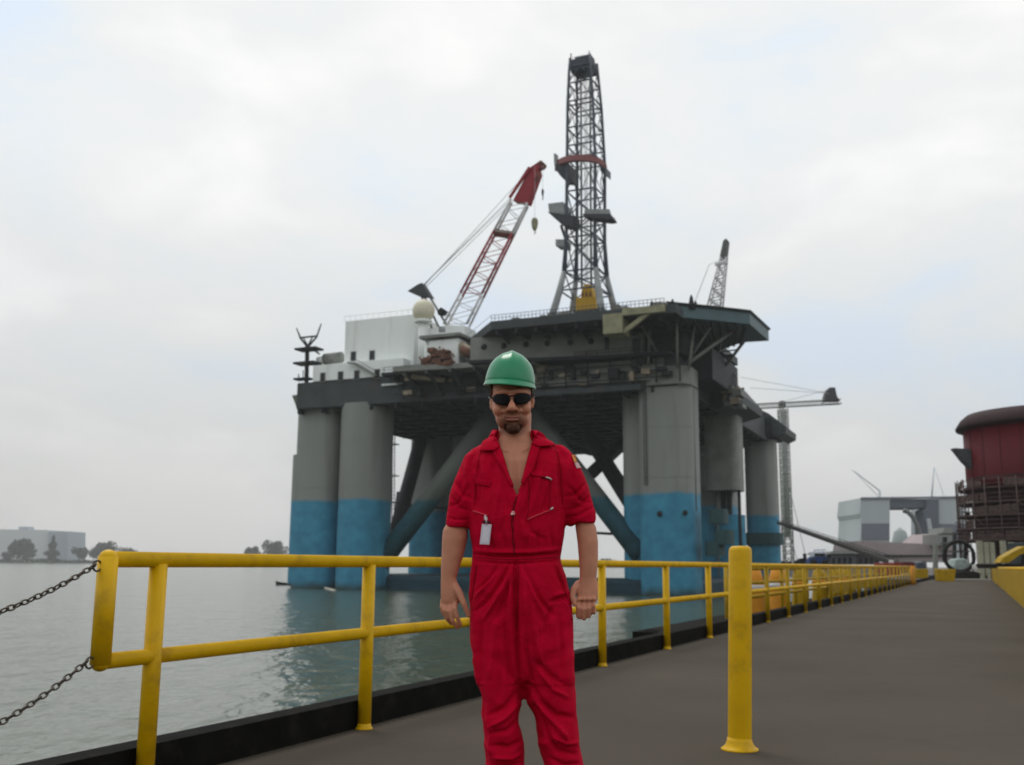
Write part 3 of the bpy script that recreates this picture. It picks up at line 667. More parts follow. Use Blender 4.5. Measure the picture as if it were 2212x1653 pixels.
    for py, px, wpx in DV:
        q_ = Fl(px, py, yd); e_ = Fl(px+wpx/2, py, yd)[0]-q_[0]; LV.append((q_[1], q_[0], e_/1.32))
    LV.sort()
    def dr(z, i, j):
        for k in range(len(LV)-1):
            if LV[k][0] <= z <= LV[k+1][0] or (k == 0 and z < LV[0][0]) or k == len(LV)-2:
                if z <= LV[k+1][0] or k == len(LV)-2:
                    f = (z-LV[k][0])/(LV[k+1][0]-LV[k][0]); cx_ = LV[k][1]+f*(LV[k+1][1]-LV[k][1]); h_ = LV[k][2]+f*(LV[k+1][2]-LV[k][2])
                    return T((cx_+i*h_, yd+j*h_, z))
    zb = 36.5; zt_ = LV[-1][0]; zbase = LV[0][0]-4
    dk = MB(); h_ = LV[0][2]+1; cx0 = LV[0][1]; dk.box(cx0-h_, cx0+h_, yd-h_, yd+h_, 40.4, LV[0][0]-1.2, T); dd = dk.build('derrick', m_hull, rg)
    zl = [p[0] for p in LV]
    for i in (-1, 1):
        for j in (-1, 1):
            mb = MB(); zs2 = [zbase+2]+zl; rr = [.75, .72, .66, .50, .36, .30, .27, .25, .24]
            mb.tube([dr(z, i, j) for z in zs2[:4]], rr[:4], 8); mb.build('leg', m_derrl if i == -1 or True else m_derr, dd)
            mb = MB(); mb.tube([dr(z, i, j) for z in zs2[3:]], rr[3:], 8); mb.build('leg', m_derr, dd)
    def zof(py): return Fl(1265, py, yd)[1]
    hl = [zof(v) for v in (634, 592, 519, 479, 420, 351, 322, 283, 236, 226, 186, 150)]
    for z in hl:
        mb = MB()
        for (a_, b_2) in (((-1, -1), (1, -1)), ((1, -1), (1, 1)), ((1, 1), (-1, 1)), ((-1, 1), (-1, -1))): mb.tube([dr(z, *a_), dr(z, *b_2)], .17, 6)
        mb.build('girt', m_derr, dd)
    mb = MB()
    for z0_, z1_ in zip(hl[:-1], hl[1:]):
        if z1_-z0_ < 1.5: continue
        for (a_, b_2) in (((-1, -1), (1, -1)), ((1, -1), (1, 1)), ((-1, 1), (-1, -1)), ((1, 1), (-1, 1))):
            m0 = ((a_[0]+b_2[0])/2, (a_[1]+b_2[1])/2); zm = (z0_+z1_)/2
            if z0_ > zof(430):
                mb.tube([dr(z0_, *a_), dr(zm, a_[0]*.84+b_2[0]*.16, a_[1]*.84+b_2[1]*.16), dr(z1_, *a_)], .09, 4); mb.tube([dr(z0_, *b_2), dr(zm, b_2[0]*.84+a_[0]*.16, b_2[1]*.84+a_[1]*.16), dr(z1_, *b_2)], .09, 4)
                mb.tube([dr(z0_, *a_), dr(z1_, *m0)], .08, 4); mb.tube([dr(z0_, *b_2), dr(z1_, *m0)], .08, 4)
            else:
                mb.tube([dr(z0_, *a_), dr(z1_, *b_2)], .14, 4); mb.tube([dr(z0_, *b_2), dr(z1_, *a_)], .14, 4)
    mb.build('lattice', m_derr, dd)
    for px in (1255.8, 1275.9):
        mb = MB(); x, _ = Fl(px, 400, yd); mb.tube([T((x, yd, zof(620))), T((x, yd, zof(165)))], .26, 6)
        mb.build('guide_rail', m_derrl, dd)
    mb = MB(); 
    for k in range(6): x, _ = Fl(1262+k*1.6, 400, yd-.6); mb.tube([T((x, yd-.6, zof(612))), T((x, yd-.6, zof(160)))], .035, 4)
    mb.build('drill_line', m_derrl, dd)
    mb = MB(); x, _ = Fl(1261, 140, yd); hw = LV[-1][2]
    mb.box(x-hw, x+hw, yd-hw, yd+hw, zof(158), zof(135), T); mb.box(x-hw*.7, x+hw*.9, yd-hw*.6, yd+hw*.6, zof(135), zof(126), T)
    mb.tube([T((x-hw+.2, yd-hw, zof(135))), T((x-hw+.2, yd-hw, zof(121)))], .12, 5); mb.tube([T((x+hw-.2, yd-hw, zof(135))), T((x+hw-.2, yd-hw, zof(124)))], .12, 5)
    mb.tube([T((x-hw*.5, yd, zof(130))), T((x-hw*.5, yd, zof(119)))], .2, 5); mb.prism([T((x-1, yd-.5, zof(158))), T((x+1, yd-.5, zof(158))), T((x+.3, yd-.5, zof(170))), T((x-.3, yd-.5, zof(170)))], V*1.0)
    for i in range(8): mb.tube([T((x-hw+i*hw/3.5, yd-hw, zof(135))), T((x-hw+i*hw/3.5, yd-hw, zof(129)))], .05, 4)
    mb.build('crown_block', mat('crown_block_grey', (.05, .06, .08), .6), dd)
    # monkey board: curved red rim
    def D_(px, py, y): return F(px, py, y)
    mb = MB(); arc = []
    for i in range(19):
        a = math.pi*i/18; arc.append(D_(1253-55*math.cos(a), 368-22*math.sin(a)*(1.0), yd-4.6*math.sin(a)-.5))
    for i in range(18):
        p, q_ = arc[i], arc[i+1]; mb.hexa([p, q_, q_+V*1.0, p+V*1.0, p+Vector((0, 0, 1.2)), q_+Vector((0, 0, 1.2)), q_+V*1.0+Vector((0, 0, 1.2)), p+V*1.0+Vector((0, 0, 1.2))])
    mb.build('monkey_board', mat('monkey_board_red', (.26, .10, .10), .6, var=.2), dd)
    m_plat = mat('derrick_platform_grey', (.05, .055, .065), .6, var=.2)
    mb = MB(); mb.prism([D_(1197, 356, yd-3), D_(1226, 350, yd-3), D_(1228, 384, yd-3), D_(1212, 382, yd-3), D_(1203, 370, yd-3)], V*5); 
    mb.build('platform', m_plat, dd); mb = MB(); mb.prism([D_(1295, 352, yd-1), D_(1309, 362, yd-1), D_(1309, 378, yd-1), D_(1296, 368, yd-1)], V*3); mb.build('platform', m_derr, dd)
    mb = MB(); mb.prism([D_(1196, 332, yd-3), D_(1201, 332, yd-3), D_(1202, 356, yd-3), D_(1197, 356, yd-3)], V*1.2); mb.build('panel', m_derrl, dd)
    mb = MB(); m_plat = mat('derrick_platform_grey', (.05, .055, .065), .6, var=.2)
    mb.prism([D_(1183, 458, yd-4), D_(1242, 466, yd-4), D_(1238, 490, yd-4), D_(1214, 486, yd-4), D_(1194, 468, yd-4)], V*3); mb.build('platform', m_plat, dd); mb = MB()
    mb.prism([D_(1258, 462, yd-4), D_(1318, 462, yd-4), D_(1323, 472, yd-4), D_(1312, 474, yd-4), D_(1262, 468, yd-4)], V*3)
    mb.tube([D_(1212, 487, yd-1), D_(1222, 518, yd-1)], .3, 6); mb.build('platform', m_plat, dd)
    mb = MB(); mb.prism([D_(1184, 440, yd-3), D_(1216, 436, yd-3), D_(1220, 464, yd-3), D_(1186, 459, yd-3)], V*4.4); mb.prism([D_(1264, 452, yd-3.6), D_(1316, 452, yd-3.6), D_(1319, 462, yd-3.6), D_(1262, 462, yd-3.6)], V*.4); mb.build('wind_wall', m_derrl, dd)
    mb = MB(); mb.prism([D_(1200, 517, yd-3), D_(1222, 517, yd-3), D_(1222, 533, yd-3), D_(1200, 531, yd-3)], V*3); mb.build('equipment_box', m_derrl, dd)
    # yellow top drive
    mb = MB(); mb.prism([D_(1243, 676, yd-1), D_(1287, 674, yd-1), D_(1287, 642, yd-1), D_(1244, 643, yd-1)], V*3)
    mb.prism([D_(1254, 643, yd-.8), D_(1282, 643, yd-.8), D_(1278, 622, yd-.8), D_(1272, 613, yd-.8), D_(1262, 613, yd-.8), D_(1256, 626, yd-.8)], V*2.6)
    mb.build('top_drive', mat('top_drive_yellow', (.62, .36, .02), .5, var=.15), dd, .15)
    mb = MB()
    for x_ in (1258, 1266, 1275): mb.prism([D_(x_-1.5, 640, yd-1.15), D_(x_+1.5, 640, yd-1.15), D_(x_+1.5, 630, yd-1.15), D_(x_-1.5, 630, yd-1.15)], V*.1)
    mb.build('top_drive', m_rust, dd)
    # second crane behind the helideck ---------------------------------------
    yk = 44; X2 = lambda px, py: F(px, py, yk)
    mb = MB(); b0 = X2(1540, 690); mb.tube([Vector((b0.x, b0.y, 36)), Vector((b0.x, b0.y, b0.z))], 2, 16); k2 = mb.build('pedestal_crane', m_white, rg)
    mb = MB()
    for k in (-1, 1):
        for dd_ in (0, 1): mb.tube([X2(1540+k*15, 672)+V*2.4*dd_, X2(1562+k*6, 555)+V*1.6*dd_], .2, 6)
    for i in range(10):
        f0, f1 = i/10, (i+1)/10; pz_ = lambda f, k, e: (X2(1540+k*15, 672).lerp(X2(1562+k*6, 555), f)+V*(2.4-.8*f)*e)
        k = 1 if i % 2 else -1
        for e in (0, 1): mb.tube([pz_(f0, k, e), pz_(f1, -k, e)], .13, 4); mb.tube([pz_(f0, 1, e), pz_(f0, -1, e)], .1, 4)
        mb.tube([pz_(f0, k, 0), pz_(f1, k, 1)], .1, 4)
    mb.build('boom_section', m_whp, k2)
    mb = MB(); mb.prism([X2(1554, 557), X2(1569, 556), X2(1573, 520), X2(1568, 515), X2(1562, 520)], V*1.5); mb.build('boom_head', mat('weathered_boom_head', (.12, .13, .12), .6), k2)
    mb = MB(); mb.tube([X2(1500, 655), X2(1532, 572), X2(1560, 560)], .07, 4); mb.bar(X2(1545, 572), X2(1572, 567), .6); mb.build('stay_cable', m_whp, k2)
    # small bits on the skyline of the helideck
    mb = MB()
    for px, py, h in ((1410, 657, .9), (1496, 652, 1.5), (1505, 656, .8), (1455, 652, .8), (1466, 655, .5)):
        g = G(px, py+6, ZH); mb.lathe(Vector((g.x, g.y+1, ZH)), [(.7, -.6), (.5, .2), (.25, h), (.1, h+.4)], 8)
    mb.build('deck_equipment', m_dark, hd)
    for x_, z0_, z1_ in ((-2.6, 14.2, 31.5), (4.95, 10, 31)):
        mb = MB(); y_f = -3.25 if x_ < 3 else .4
        for d_ in ((-.22, .22) if x_ < 3 else (0,)): mb.tube([T((x_+d_, y_f, z0_)), T((x_+d_, y_f, z1_))], .07 if x_ < 3 else .22, 6)
        if x_ < 3:
            for k in range(int((z1_-z0_)/.6)): mb.tube([T((x_-.22, y_f, z0_+.3+k*.6)), T((x_+.22, y_f, z0_+.3+k*.6))], .045, 4)
        mb.build('ladder' if x_ < 3 else 'hull_pipe', m_hull if x_ < 3 else m_wall, rg)
    # small hull fittings on the near right column
    for px, py in ((1425, 1110), (1480, 1108)):
        c = F(px, py, -3.3); mb = MB(); mb.ell(c, (.45, .3, .5)); mb.build('hull_fitting', m_dark, rg)
rig()
# ================================================================== AROUND THE RIG AND ON THE PIER
def vp(name, m, pts, Y, dep, parent=None, bevel=0): # outline at distance Y given a real thickness
    mb = MB(); mb.prism([P(x, y, Y) for x, y in pts], Vector((0, dep, 0))); return mb.build(name, m, parent, bevel)
def yard_crane():
    Y = 330; b = P(1697, 1222, Y); t = thing('hammerhead_crane', (b.x, b.y, 0), 'slim grey tower crane with long level jib standing between the rig and the assembly hall', 'crane')
    m = mat('tower_crane_grey', (.34, .36, .34), .6, var=.1); md = mat('tower_crane_dark', (.05, .05, .055), .6)
    def lattice(a, b2, w, n, mm, nm):
        mb = MB(); d = (b2-a); ax = d.normalized(); s1 = ax.cross(Vector((0, 1, 0))).normalized()*w/2; s2 = Vector((0, 1, 0))*w/2
        cs = [s1+s2, s1-s2, -s1-s2, -s1+s2]
        for c in cs: mb.tube([a+c, b2+c], w*.10, 5)
        for i in range(n):
            p, q = a+d*(i/n), a+d*((i+1)/n)
            for k in range(4): mb.tube([p+cs[k], q+cs[(k+1) % 4]], w*.05, 4); mb.tube([p+cs[k], p+cs[(k+1) % 4]], w*.05, 4)
        return mb.build(nm, mm, t)
    top = P(1691, 884, Y); lattice(Vector((top.x, top.y, 0)), top, 2.6, 22, m, 'mast')
    mb = MB(); mb.tube([Vector((top.x, top.y, 10)), top], .95, 10); mb.build('mast_core', m, t)
    mb = MB(); mb.prism([P(1684, 1224, Y), P(1710, 1224, Y), P(1708, 1212, Y), P(1686, 1212, Y)], Vector((0, 4, 0))); mb.build('mast_base', md, t)
    lattice(P(1600, 880, Y), P(1780, 870, Y), 1.5, 26, m, 'jib'); lattice(P(1778, 870, Y), P(1816, 868, Y), 1.5, 5, md, 'counter_jib')
    mb = MB(); mb.prism([P(1684, 880, Y), P(1698, 880, Y), P(1696, 866, Y), P(1686, 866, Y)], Vector((0, 2.4, 0))); mb.build('slewing_head', md, t)
    mb = MB(); mb.prism([P(1780, 866, Y), P(1786, 845, Y), P(1793, 837, Y), P(1804, 837, Y), P(1808, 855, Y), P(1814, 866, Y)], Vector((0, 3, 0))); mb.build('counterweight', md, t)
    mb = MB()
    for q in ((1600, 815), (1620, 838)): mb.tube([P(*q, Y), P(1790, 850, Y)], .07, 4)
    mb.tube([P(1691, 868, Y), P(1790, 842, Y)], .07, 4)
    mb.build('stay_cable', m, t)
    mb = MB()
    for a, b2 in (((1700, 1030), (1745, 1222)), ((1694, 1030), (1683, 1222)), ((1660, 1150), (1688, 1222)), ((1706, 1150), (1725, 1222))): mb.tube([P(*a, Y), P(*b2, Y)], .10, 4)
    mb.build('guy_wire', m, t)
yard_crane()
def gangway():
    a, b = P(1683, 1130, 215), P(1932, 1217, 118); t = thing('gangway', (b.x, b.y, 0), 'long thin dark gangway sloping from the rig down to the yard', 'gangway')
    m = mat('gangway_steel', (.045, .042, .038), .7, var=.2); mb = MB(); mb.bar(a, b, .9, .4); mb.build('walkway', m, t)
    n = 44; mb = MB(); s = (b-a).cross(Vector((0, 0, 1))).normalized()*.42
    for k in (-1, 1):
        for h in (.3, .6): mb.tube([a+s*k+Vector((0, 0, h)), b+s*k+Vector((0, 0, h))], .04, 4)
        for i in range(n+1): q = a.lerp(b, i/n)+s*k; mb.tube([q, q+Vector((0, 0, .6))], .03, 4)
    mb.build('handrail', m, t)
gangway()
def red_tank():
    Y = 118; cc = P(2288, 1225, Y); R = 9.1; t = thing('steel_tank_section', (cc.x, cc.y, 0), 'huge dark red cylindrical steel hull section with a flared dark lid', 'tank')
    m = mat('tank_red_primer', (.11, .005, .010), .55, var=.22, scale=.25, dirt=(.05, .014, .016), dirt_amt=.6, dirt_scale=.25, streak=True); md = mat('tank_dark_primer', (.030, .012, .014), .7, var=.25)
    z = lambda py: P(2212, py, Y).z
    mb = MB(); mb.lathe((cc.x, cc.y, 0), [(R*.97, z(1060)), (R, z(1032)), (R, z(929))], 64); mb.build('shell', m, t)
    mb = MB(); mb.lathe((cc.x, cc.y, 0), [(R*.99, z(929)), (R*1.085, z(925)), (R*1.09, z(921)), (R*1.03, z(905)), (R*.955, z(894)), (.01, z(893))], 64); mb.build('lid', md, t)
    mb = MB(); mb.lathe((cc.x, cc.y, 0), [(R*.93, 0), (R*.93, z(1062)), (R*1.005, z(1033))], 64); mb.build('lower_shell', mat('tank_lower_shell', (.05, .02, .02), .8, var=.4, scale=.5), t)
    for k in range(12): # plate seams
        a_ = math.pi*(1.0+k/12); mb = MB(); mb.bar(Vector((cc.x+(R+.01)*math.cos(a_), cc.y+(R+.01)*math.sin(a_), z(1030))), Vector((cc.x+(R+.01)*math.cos(a_), cc.y+(R+.01)*math.sin(a_), z(932))), .05); mb.build('weld_seam', md, t)
    mb = MB(); a = P(2066, 968, Y); l = lambda x, y: P(x, y, Y)
    mb.prism([l(2062, 968), l(2100, 970), l(2100, 1012), l(2084, 996)], Vector((0, 1.2, 0))); mb.build('bracket', mat('bracket_grey', (.08, .09, .10), .6), t)
    s = thing('scaffolding', (cc.x-R-1, cc.y-R, 0), 'tiers of brown scaffolding around the lower half of the red steel section', 'scaffold'); ms = mat('scaffold_brown', (.09, .06, .055), .8, var=.4)
    zt = [z(v) for v in (1060, 1090, 1118, 1146, 1170)]; n = 40
    for i, zz in enumerate(zt):
        mb = MB(); Ri, Ro = R*.96 if i else R*1.01, R*1.10+.2*i; 
        vs_ = []
        for k in range(n): a_ = 2*math.pi*k/n; 
        ring = lambda r_, z_: [Vector((cc.x+r_*math.cos(2*math.pi*k/n), cc.y+r_*math.sin(2*math.pi*k/n), z_)) for k in range(n)]
        mb._new(ring(Ri, zz)+ring(Ro, zz)+ring(Ro, zz+.16)+ring(Ri, zz+.16), [(j*n+k, j*n+(k+1) % n, ((j+1) % 4)*n+(k+1) % n, ((j+1) % 4)*n+k) for j in range(4) for k in range(n)])
        for h in (.5, 1.0):
            rr = ring(Ro-.05, zz+h); mb.tube(rr+[rr[0]], .04, 4, cap=False)
        mb.build('platform', ms, s)
    mb = MB(); random.seed(2)
    for k in range(34):
        a_ = 2*math.pi*k/34; q = Vector((cc.x+(R*1.13)*math.cos(a_), cc.y+(R*1.13)*math.sin(a_), 0)); mb.tube([q, q+Vector((0, 0, zt[0]+1.2))], .07, 5)
        if k % 3 == 0:
            i = random.randint(0, 3); q2 = Vector((cc.x+(R*1.13)*math.cos(a_+.18), cc.y+(R*1.13)*math.sin(a_+.18), 0)); mb.tube([q+Vector((0, 0, zt[i])), q2+Vector((0, 0, zt[i+1]))], .05, 4)
    mb.build('standard', ms, s)
    # screens and boards hung on the scaffold
    for k in range(46):
        mb = MB(); a_ = random.uniform(math.pi*.7, math.pi*1.75); i = random.randint(0, 4); r_ = R*1.11
        p = Vector((cc.x+r_*math.cos(a_), cc.y+r_*math.sin(a_), zt[i]+.2)); tn = Vector((-math.sin(a_), math.cos(a_), 0))*random.uniform(.4, 1.4); mb.prism([p-tn, p+tn, p+tn+Vector((0, 0, random.uniform(.5, 1.1))), p-tn+Vector((0, 0, .8))], Vector((.05, .05, 0))); mb.build('board', ms, s)
red_tank()
def shed(): # portal building, half hazy
    Y = 430; b = P(1960, 1215, Y); t = thing('assembly_hall', (b.x, b.y, 0), 'large grey assembly hall with a tall open gateway, hazy behind the pier end', 'building')
    m = mat('hall_grey_hazed', (.44, .49, .50), .7, var=.08, scale=.05, streak=True); md = mat('hall_dark', (.11, .13, .16), .7); mdd = mat('hall_blue_grey', (.17, .18, .22), .7)  # wall grey lightened, distance haze put into its colour
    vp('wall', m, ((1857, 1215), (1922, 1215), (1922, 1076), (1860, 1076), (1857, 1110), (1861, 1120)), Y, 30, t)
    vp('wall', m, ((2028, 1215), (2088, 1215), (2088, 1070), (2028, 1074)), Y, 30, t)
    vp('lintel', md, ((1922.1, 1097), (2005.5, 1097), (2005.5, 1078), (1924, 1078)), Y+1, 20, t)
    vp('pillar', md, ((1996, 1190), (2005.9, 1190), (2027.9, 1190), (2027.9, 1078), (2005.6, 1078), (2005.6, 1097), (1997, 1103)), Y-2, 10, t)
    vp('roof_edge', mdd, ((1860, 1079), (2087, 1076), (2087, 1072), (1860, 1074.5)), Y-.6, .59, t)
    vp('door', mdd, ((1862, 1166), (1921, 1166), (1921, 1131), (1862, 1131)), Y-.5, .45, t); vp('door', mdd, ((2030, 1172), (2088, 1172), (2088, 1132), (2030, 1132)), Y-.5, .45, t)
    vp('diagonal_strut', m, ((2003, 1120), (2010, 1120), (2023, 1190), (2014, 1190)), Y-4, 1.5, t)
    # tall cranes far behind
    for k, (pts, lab) in enumerate(((((2012, 1076), (2018, 1010), (2040, 1075)), 'faint pale lattice crane far behind the assembly hall gateway'), (((1900, 1060), (1845, 1018), (1838, 1016)), 'faint slanting crane boom left of the assembly hall roof'))):
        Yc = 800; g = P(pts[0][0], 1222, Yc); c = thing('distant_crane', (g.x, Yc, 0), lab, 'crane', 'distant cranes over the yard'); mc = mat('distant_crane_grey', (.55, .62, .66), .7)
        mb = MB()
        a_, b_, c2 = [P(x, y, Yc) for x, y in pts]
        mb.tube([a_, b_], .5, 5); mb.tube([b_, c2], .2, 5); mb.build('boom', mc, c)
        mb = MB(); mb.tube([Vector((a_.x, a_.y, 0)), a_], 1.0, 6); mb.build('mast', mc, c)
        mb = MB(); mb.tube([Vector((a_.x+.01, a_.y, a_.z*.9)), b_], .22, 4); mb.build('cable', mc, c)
    # storage sphere and arches inside the gateway
    Y2 = 330; g = P(1948, 1215, Y2); o = MB(); o.lathe((g.x, Y2, 0), [(3.0, 0), (3.2, 4), (2.9, 8), (1.9, 12), (.05, 13.5)], 20); oo = o.build('silo', mat('silo_pale_grey', (.34, .38, .38), .6)); settle(oo); tag(oo, 'pale domed silo seen through the gateway of the assembly hall', 'silo')
    a = MB(); cc = P(1958, 1215, 300); pts = [Vector((cc.x+5.2*math.cos(u), 300, .2+17*max(0, math.sin(u))**.8)) for u in [math.pi*.5*k/14 for k in range(15)]]
    a.tube(pts, .7, 8); oo = a.build('curved_pipe', mat('curved_pipe_grey', (.16, .17, .17), .6)); settle(oo); tag(oo, 'dark curved pipe arching down in front of the assembly hall gateway', 'pipe')
shed()
def yard_things():
    def one(name, m, pts, Y, dep, label, cat, bevel=0):
        o = vp(name, m, pts, Y, dep, None, bevel); settle(o); tag(o, label, cat); return o
    # barge with pinkish hull
    t = thing('barge', P(1950, 1215, 230), 'low pinkish grey barge hull lying below the assembly hall', 'barge'); mp_ = mat('barge_pink_grey', (.42, .35, .36), .7, var=.12, scale=.2)
    vp('hull', mp_, ((1862, 1212), (1868, 1168), (1930, 1172), (2020, 1176), (2050, 1150), (2062, 1150), (2062, 1212)), 230, 22, t)
    vp('deck_house', mat('barge_grey', (.27, .28, .27), .7), ((2024, 1178), (2060, 1178), (2058, 1140), (2040, 1140), (2036, 1152), (2024, 1154)), 226, 8, t)
    vp('rubbing_strip', m_dark, ((1864, 1202), (2062, 1202), (2062, 1199), (1864, 1199)), 229.4, .59, t)
    # dark low warehouses
    for k, (pts, lab, c) in enumerate(((((1790, 1220), (1850, 1220), (1850, 1196), (1838, 1193), (1798, 1195)), 'low dark shed with pale roof just right of the blue lorry', (.10, .10, .11)), (((1848, 1220), (1900, 1220), (1900, 1197), (1890, 1193), (1852, 1196)), 'low dark brown shed left of the gangway foot', (.075, .06, .06)))):
        Y = 200; g = P(pts[0][0], 1220, Y); t = thing('warehouse', (g.x, Y, 0), lab, 'shed'); vp('wall', mat('shed_%s' % ('brown' if k else 'grey'), c, .7, var=.3, scale=.3), pts, Y, 14, t)
        vp('roof', mat('shed_roof_grey', (.30, .30, .30), .7), [(pts[2][0]+1, 1196), (pts[2][0]-10, 1190), (pts[0][0]+8, 1191), (pts[0][0]-1, 1197)], Y-.5, 15, t)
        for i in range(4):
            x = pts[0][0]+8+i*12; vp('doorway', m_glass, ((x, 1218), (x+6, 1218), (x+6, 1205), (x, 1205)), Y-.1, .095, t)
    # blue lorry
    Y = 150; g = P(1768, 1220, Y); t = thing('lorry', (g.x, Y, 0), 'small blue lorry with white roof rack behind the railing right of the rig', 'truck')
    vp('cab', mat('lorry_blue', (.03, .07, .20), .4), ((1750, 1219), (1789, 1219), (1789, 1206), (1783, 1203), (1756, 1204), (1750, 1212)), Y, 2.4, t, .08)
    vp('roof', mat('lorry_white', (.62, .66, .72), .4), ((1757, 1203), (1786, 1202), (1785, 1193), (1759, 1193)), Y+.1, 2.2, t, .05)
    vp('windscreen', m_glass, ((1760, 1201), (1783, 1201), (1783, 1196), (1760, 1196)), Y-.05, .14, t)
    mb = MB()
    for px in (1760, 1768, 1777): mb.tube([P(px, 1194, Y+1), P(px, 1186, Y+1)], .10, 5)
    mb.tube([P(1758, 1189, Y+1), P(1784, 1188, Y+1)], .08, 5); mb.build('rack', mat('lorry_white', ()), t)
    for px in (1757, 1782): mb = MB(); c = P(px, 1219, Y); mb.tube([c+Vector((0, -.15, .35)), c+Vector((0, .25, .35))], .45, 14); mb.build('wheel', m_dark, t)
    Y = 160; g = P(1734, 1220, Y); t = thing('mooring_winch', (g.x, Y, 0), 'small dark winch with upright post at the foot of the tower crane', 'winch')
    vp('frame', m_dark, ((1722, 1221), (1742, 1221), (1742, 1208), (1733, 1206), (1722, 1212)), Y, 1.5, t); mb = MB(); mb.tube([P(1739, 1210, Y), P(1738, 1196, Y)], .28, 8); mb.build('post', m_dark, t)
    # red and white boxes near the gangway foot
    one('container', mat('container_red', (.20, .02, .02), .6, var=.2), ((1932, 1244), (1946, 1246), (1946, 1216), (1932, 1216)), 88, 5, 'small dark red container at the far end of the long railing', 'container', .04)
    one('container', mat('container_dark_red', (.11, .02, .02), .6, var=.2), ((1953, 1236), (1976, 1236), (1976, 1214), (1953, 1214)), 97, 3, 'dark maroon container right of the white light at the pier end', 'container', .04)
    one('drum', mat('drum_white', (.72, .70, .68), .4), ((1923, 1218), (1931, 1218), (1931, 1210), (1923, 1210)), 92, .4, 'small white drum shining above the far end of the railing', 'drum', .05)
    one('drum', mat('drum_white', ()), ((2021, 1216), (2025, 1216), (2025, 1208), (2021, 1208)), 110, .4, 'tiny white drum just left of the slim grey post', 'drum', .05)
    one('cable_reel', mat('reel_grey', (.06, .07, .09), .6), ((1980, 1238), (2000, 1238), (2000, 1219), (1992, 1214), (1983, 1216)), 101, 1.5, 'dark grey cable reel behind the left yellow barrier block', 'reel', .1)
    # slim grey post
    t = thing('steel_post', P(2024, 1245, 92), 'slim grey steel post between the two yellow barrier blocks', 'post'); vp('shaft', m_wall, ((2018, 1246), (2027, 1246), (2026, 1176), (2019, 1176)), 88, .35, t); vp('cap', m_dark, ((2014, 1252), (2029, 1252), (2029, 1243), (2014, 1243)), 87.8, .8, t)
    one('barrier_block', m_yel2, ((1974, 1250), (2005, 1250), (2006, 1229), (1972, 1229)), 84, .8, 'left one of two yellow barrier blocks closing the pier end', 'barrier', .05)
    one('barrier_block', m_yel2, ((2030, 1256), (2062, 1258), (2066, 1230), (2026, 1229)), 76, .8, 'larger right one of two yellow barrier blocks at the pier end', 'barrier', .05)
    # dark bumper at the pier end and the black hoop on a buggy
    t = thing('hose_reel', P(2085, 1243, 80), 'black round hoop of a hose reel standing on a dark cart at the pier end', 'hose reel')
    c = P(2072, 1202, 80); rr = 1.15
    mb = MB(); mb.tube([c+Vector((rr*math.cos(2*math.pi*k/32), 0, rr*math.sin(2*math.pi*k/32))) for k in range(33)], .15, 8, cap=False); mb.build('hoop', mat('rubber_black', (.012, .012, .012), .6), t)
    vp('cart', mat('cart_black', (.02, .02, .02), .7, var=.3), ((2064, 1250), (2118, 1250), (2118, 1238), (2104, 1234), (2076, 1234), (2064, 1238)), 79.5, 1.6, t, .05)
    vp('drum', mat('drum_pale', (.33, .40, .38), .6, var=.3), ((2062, 1234), (2100, 1232), (2096, 1214), (2084, 1206), (2066, 1208), (2060, 1222)), 80.6, 1.4, t, .1)
    vp('lamp', m_whp, ((2103, 1230), (2112, 1230), (2112, 1220), (2103, 1220)), 79.3, .3, t, .05)
    # row of pale posts and yard plant below the tank
    for k, px in enumerate((2121, 2134, 2147, 2172, 2190)):
        Y = 98; g = P(px, 1222, Y); t_ = MB(); t_.box(g.x-.22, g.x+.22, Y, Y+.4, 0, P(px, 1166+random.uniform(-3, 6), Y).z); t_.box(g.x-.4, g.x+.4, Y-.1, Y+.5, 0, .25)
        o = t_.build('pale_column', mat('pale_column_paint', (.30, .30, .22), .7, var=.2)); settle(o); tag(o, 'one in a row of pale upright posts under the scaffolding of the red steel section', 'post', 'pale posts under the red steel section')
    t = thing('excavator', P(2195, 1222, 60), 'yellow digger with dark cab behind the solid yellow barrier', 'excavator')
    vp('boom', m_yel2, ((2160, 1216), (2168, 1204), (2192, 1190), (2212, 1180), (2230, 1182), (2230, 1192), (2205, 1198), (2180, 1216)), 60, .8, t, .03)
    vp('cab', m_dark, ((2205, 1222), (2250, 1222), (2250, 1170), (2212, 1172)), 61, 2, t, .05); vp('track', mat('rubber_black', ()), ((2160, 1228), (2260, 1228), (2260, 1218), (2156, 1218)), 60.5, 3, t, .05)
    # long low dark plant between hall and tank
    t = thing('pipe_rack', P(2090, 1215, 125), 'grey steel pipe rack left of the red steel section', 'pipe rack')
    for k, (x0, y0, x1, y1) in enumerate(((2040, 1215, 2046, 1160), (2062, 1215, 2066, 1150), (2086, 1215, 2090, 1150))): vp('post', m_hull, ((x0, y0), (x1, y0), (x1, y1), (x0, y1)), 125, .6, t)
    for y0 in (1152, 1172, 1190): vp('pipe', m_wall, ((2030, y0), (2095, y0-1), (2095, y0+3), (2030, y0+4)), 124.2, .5, t)
yard_things()
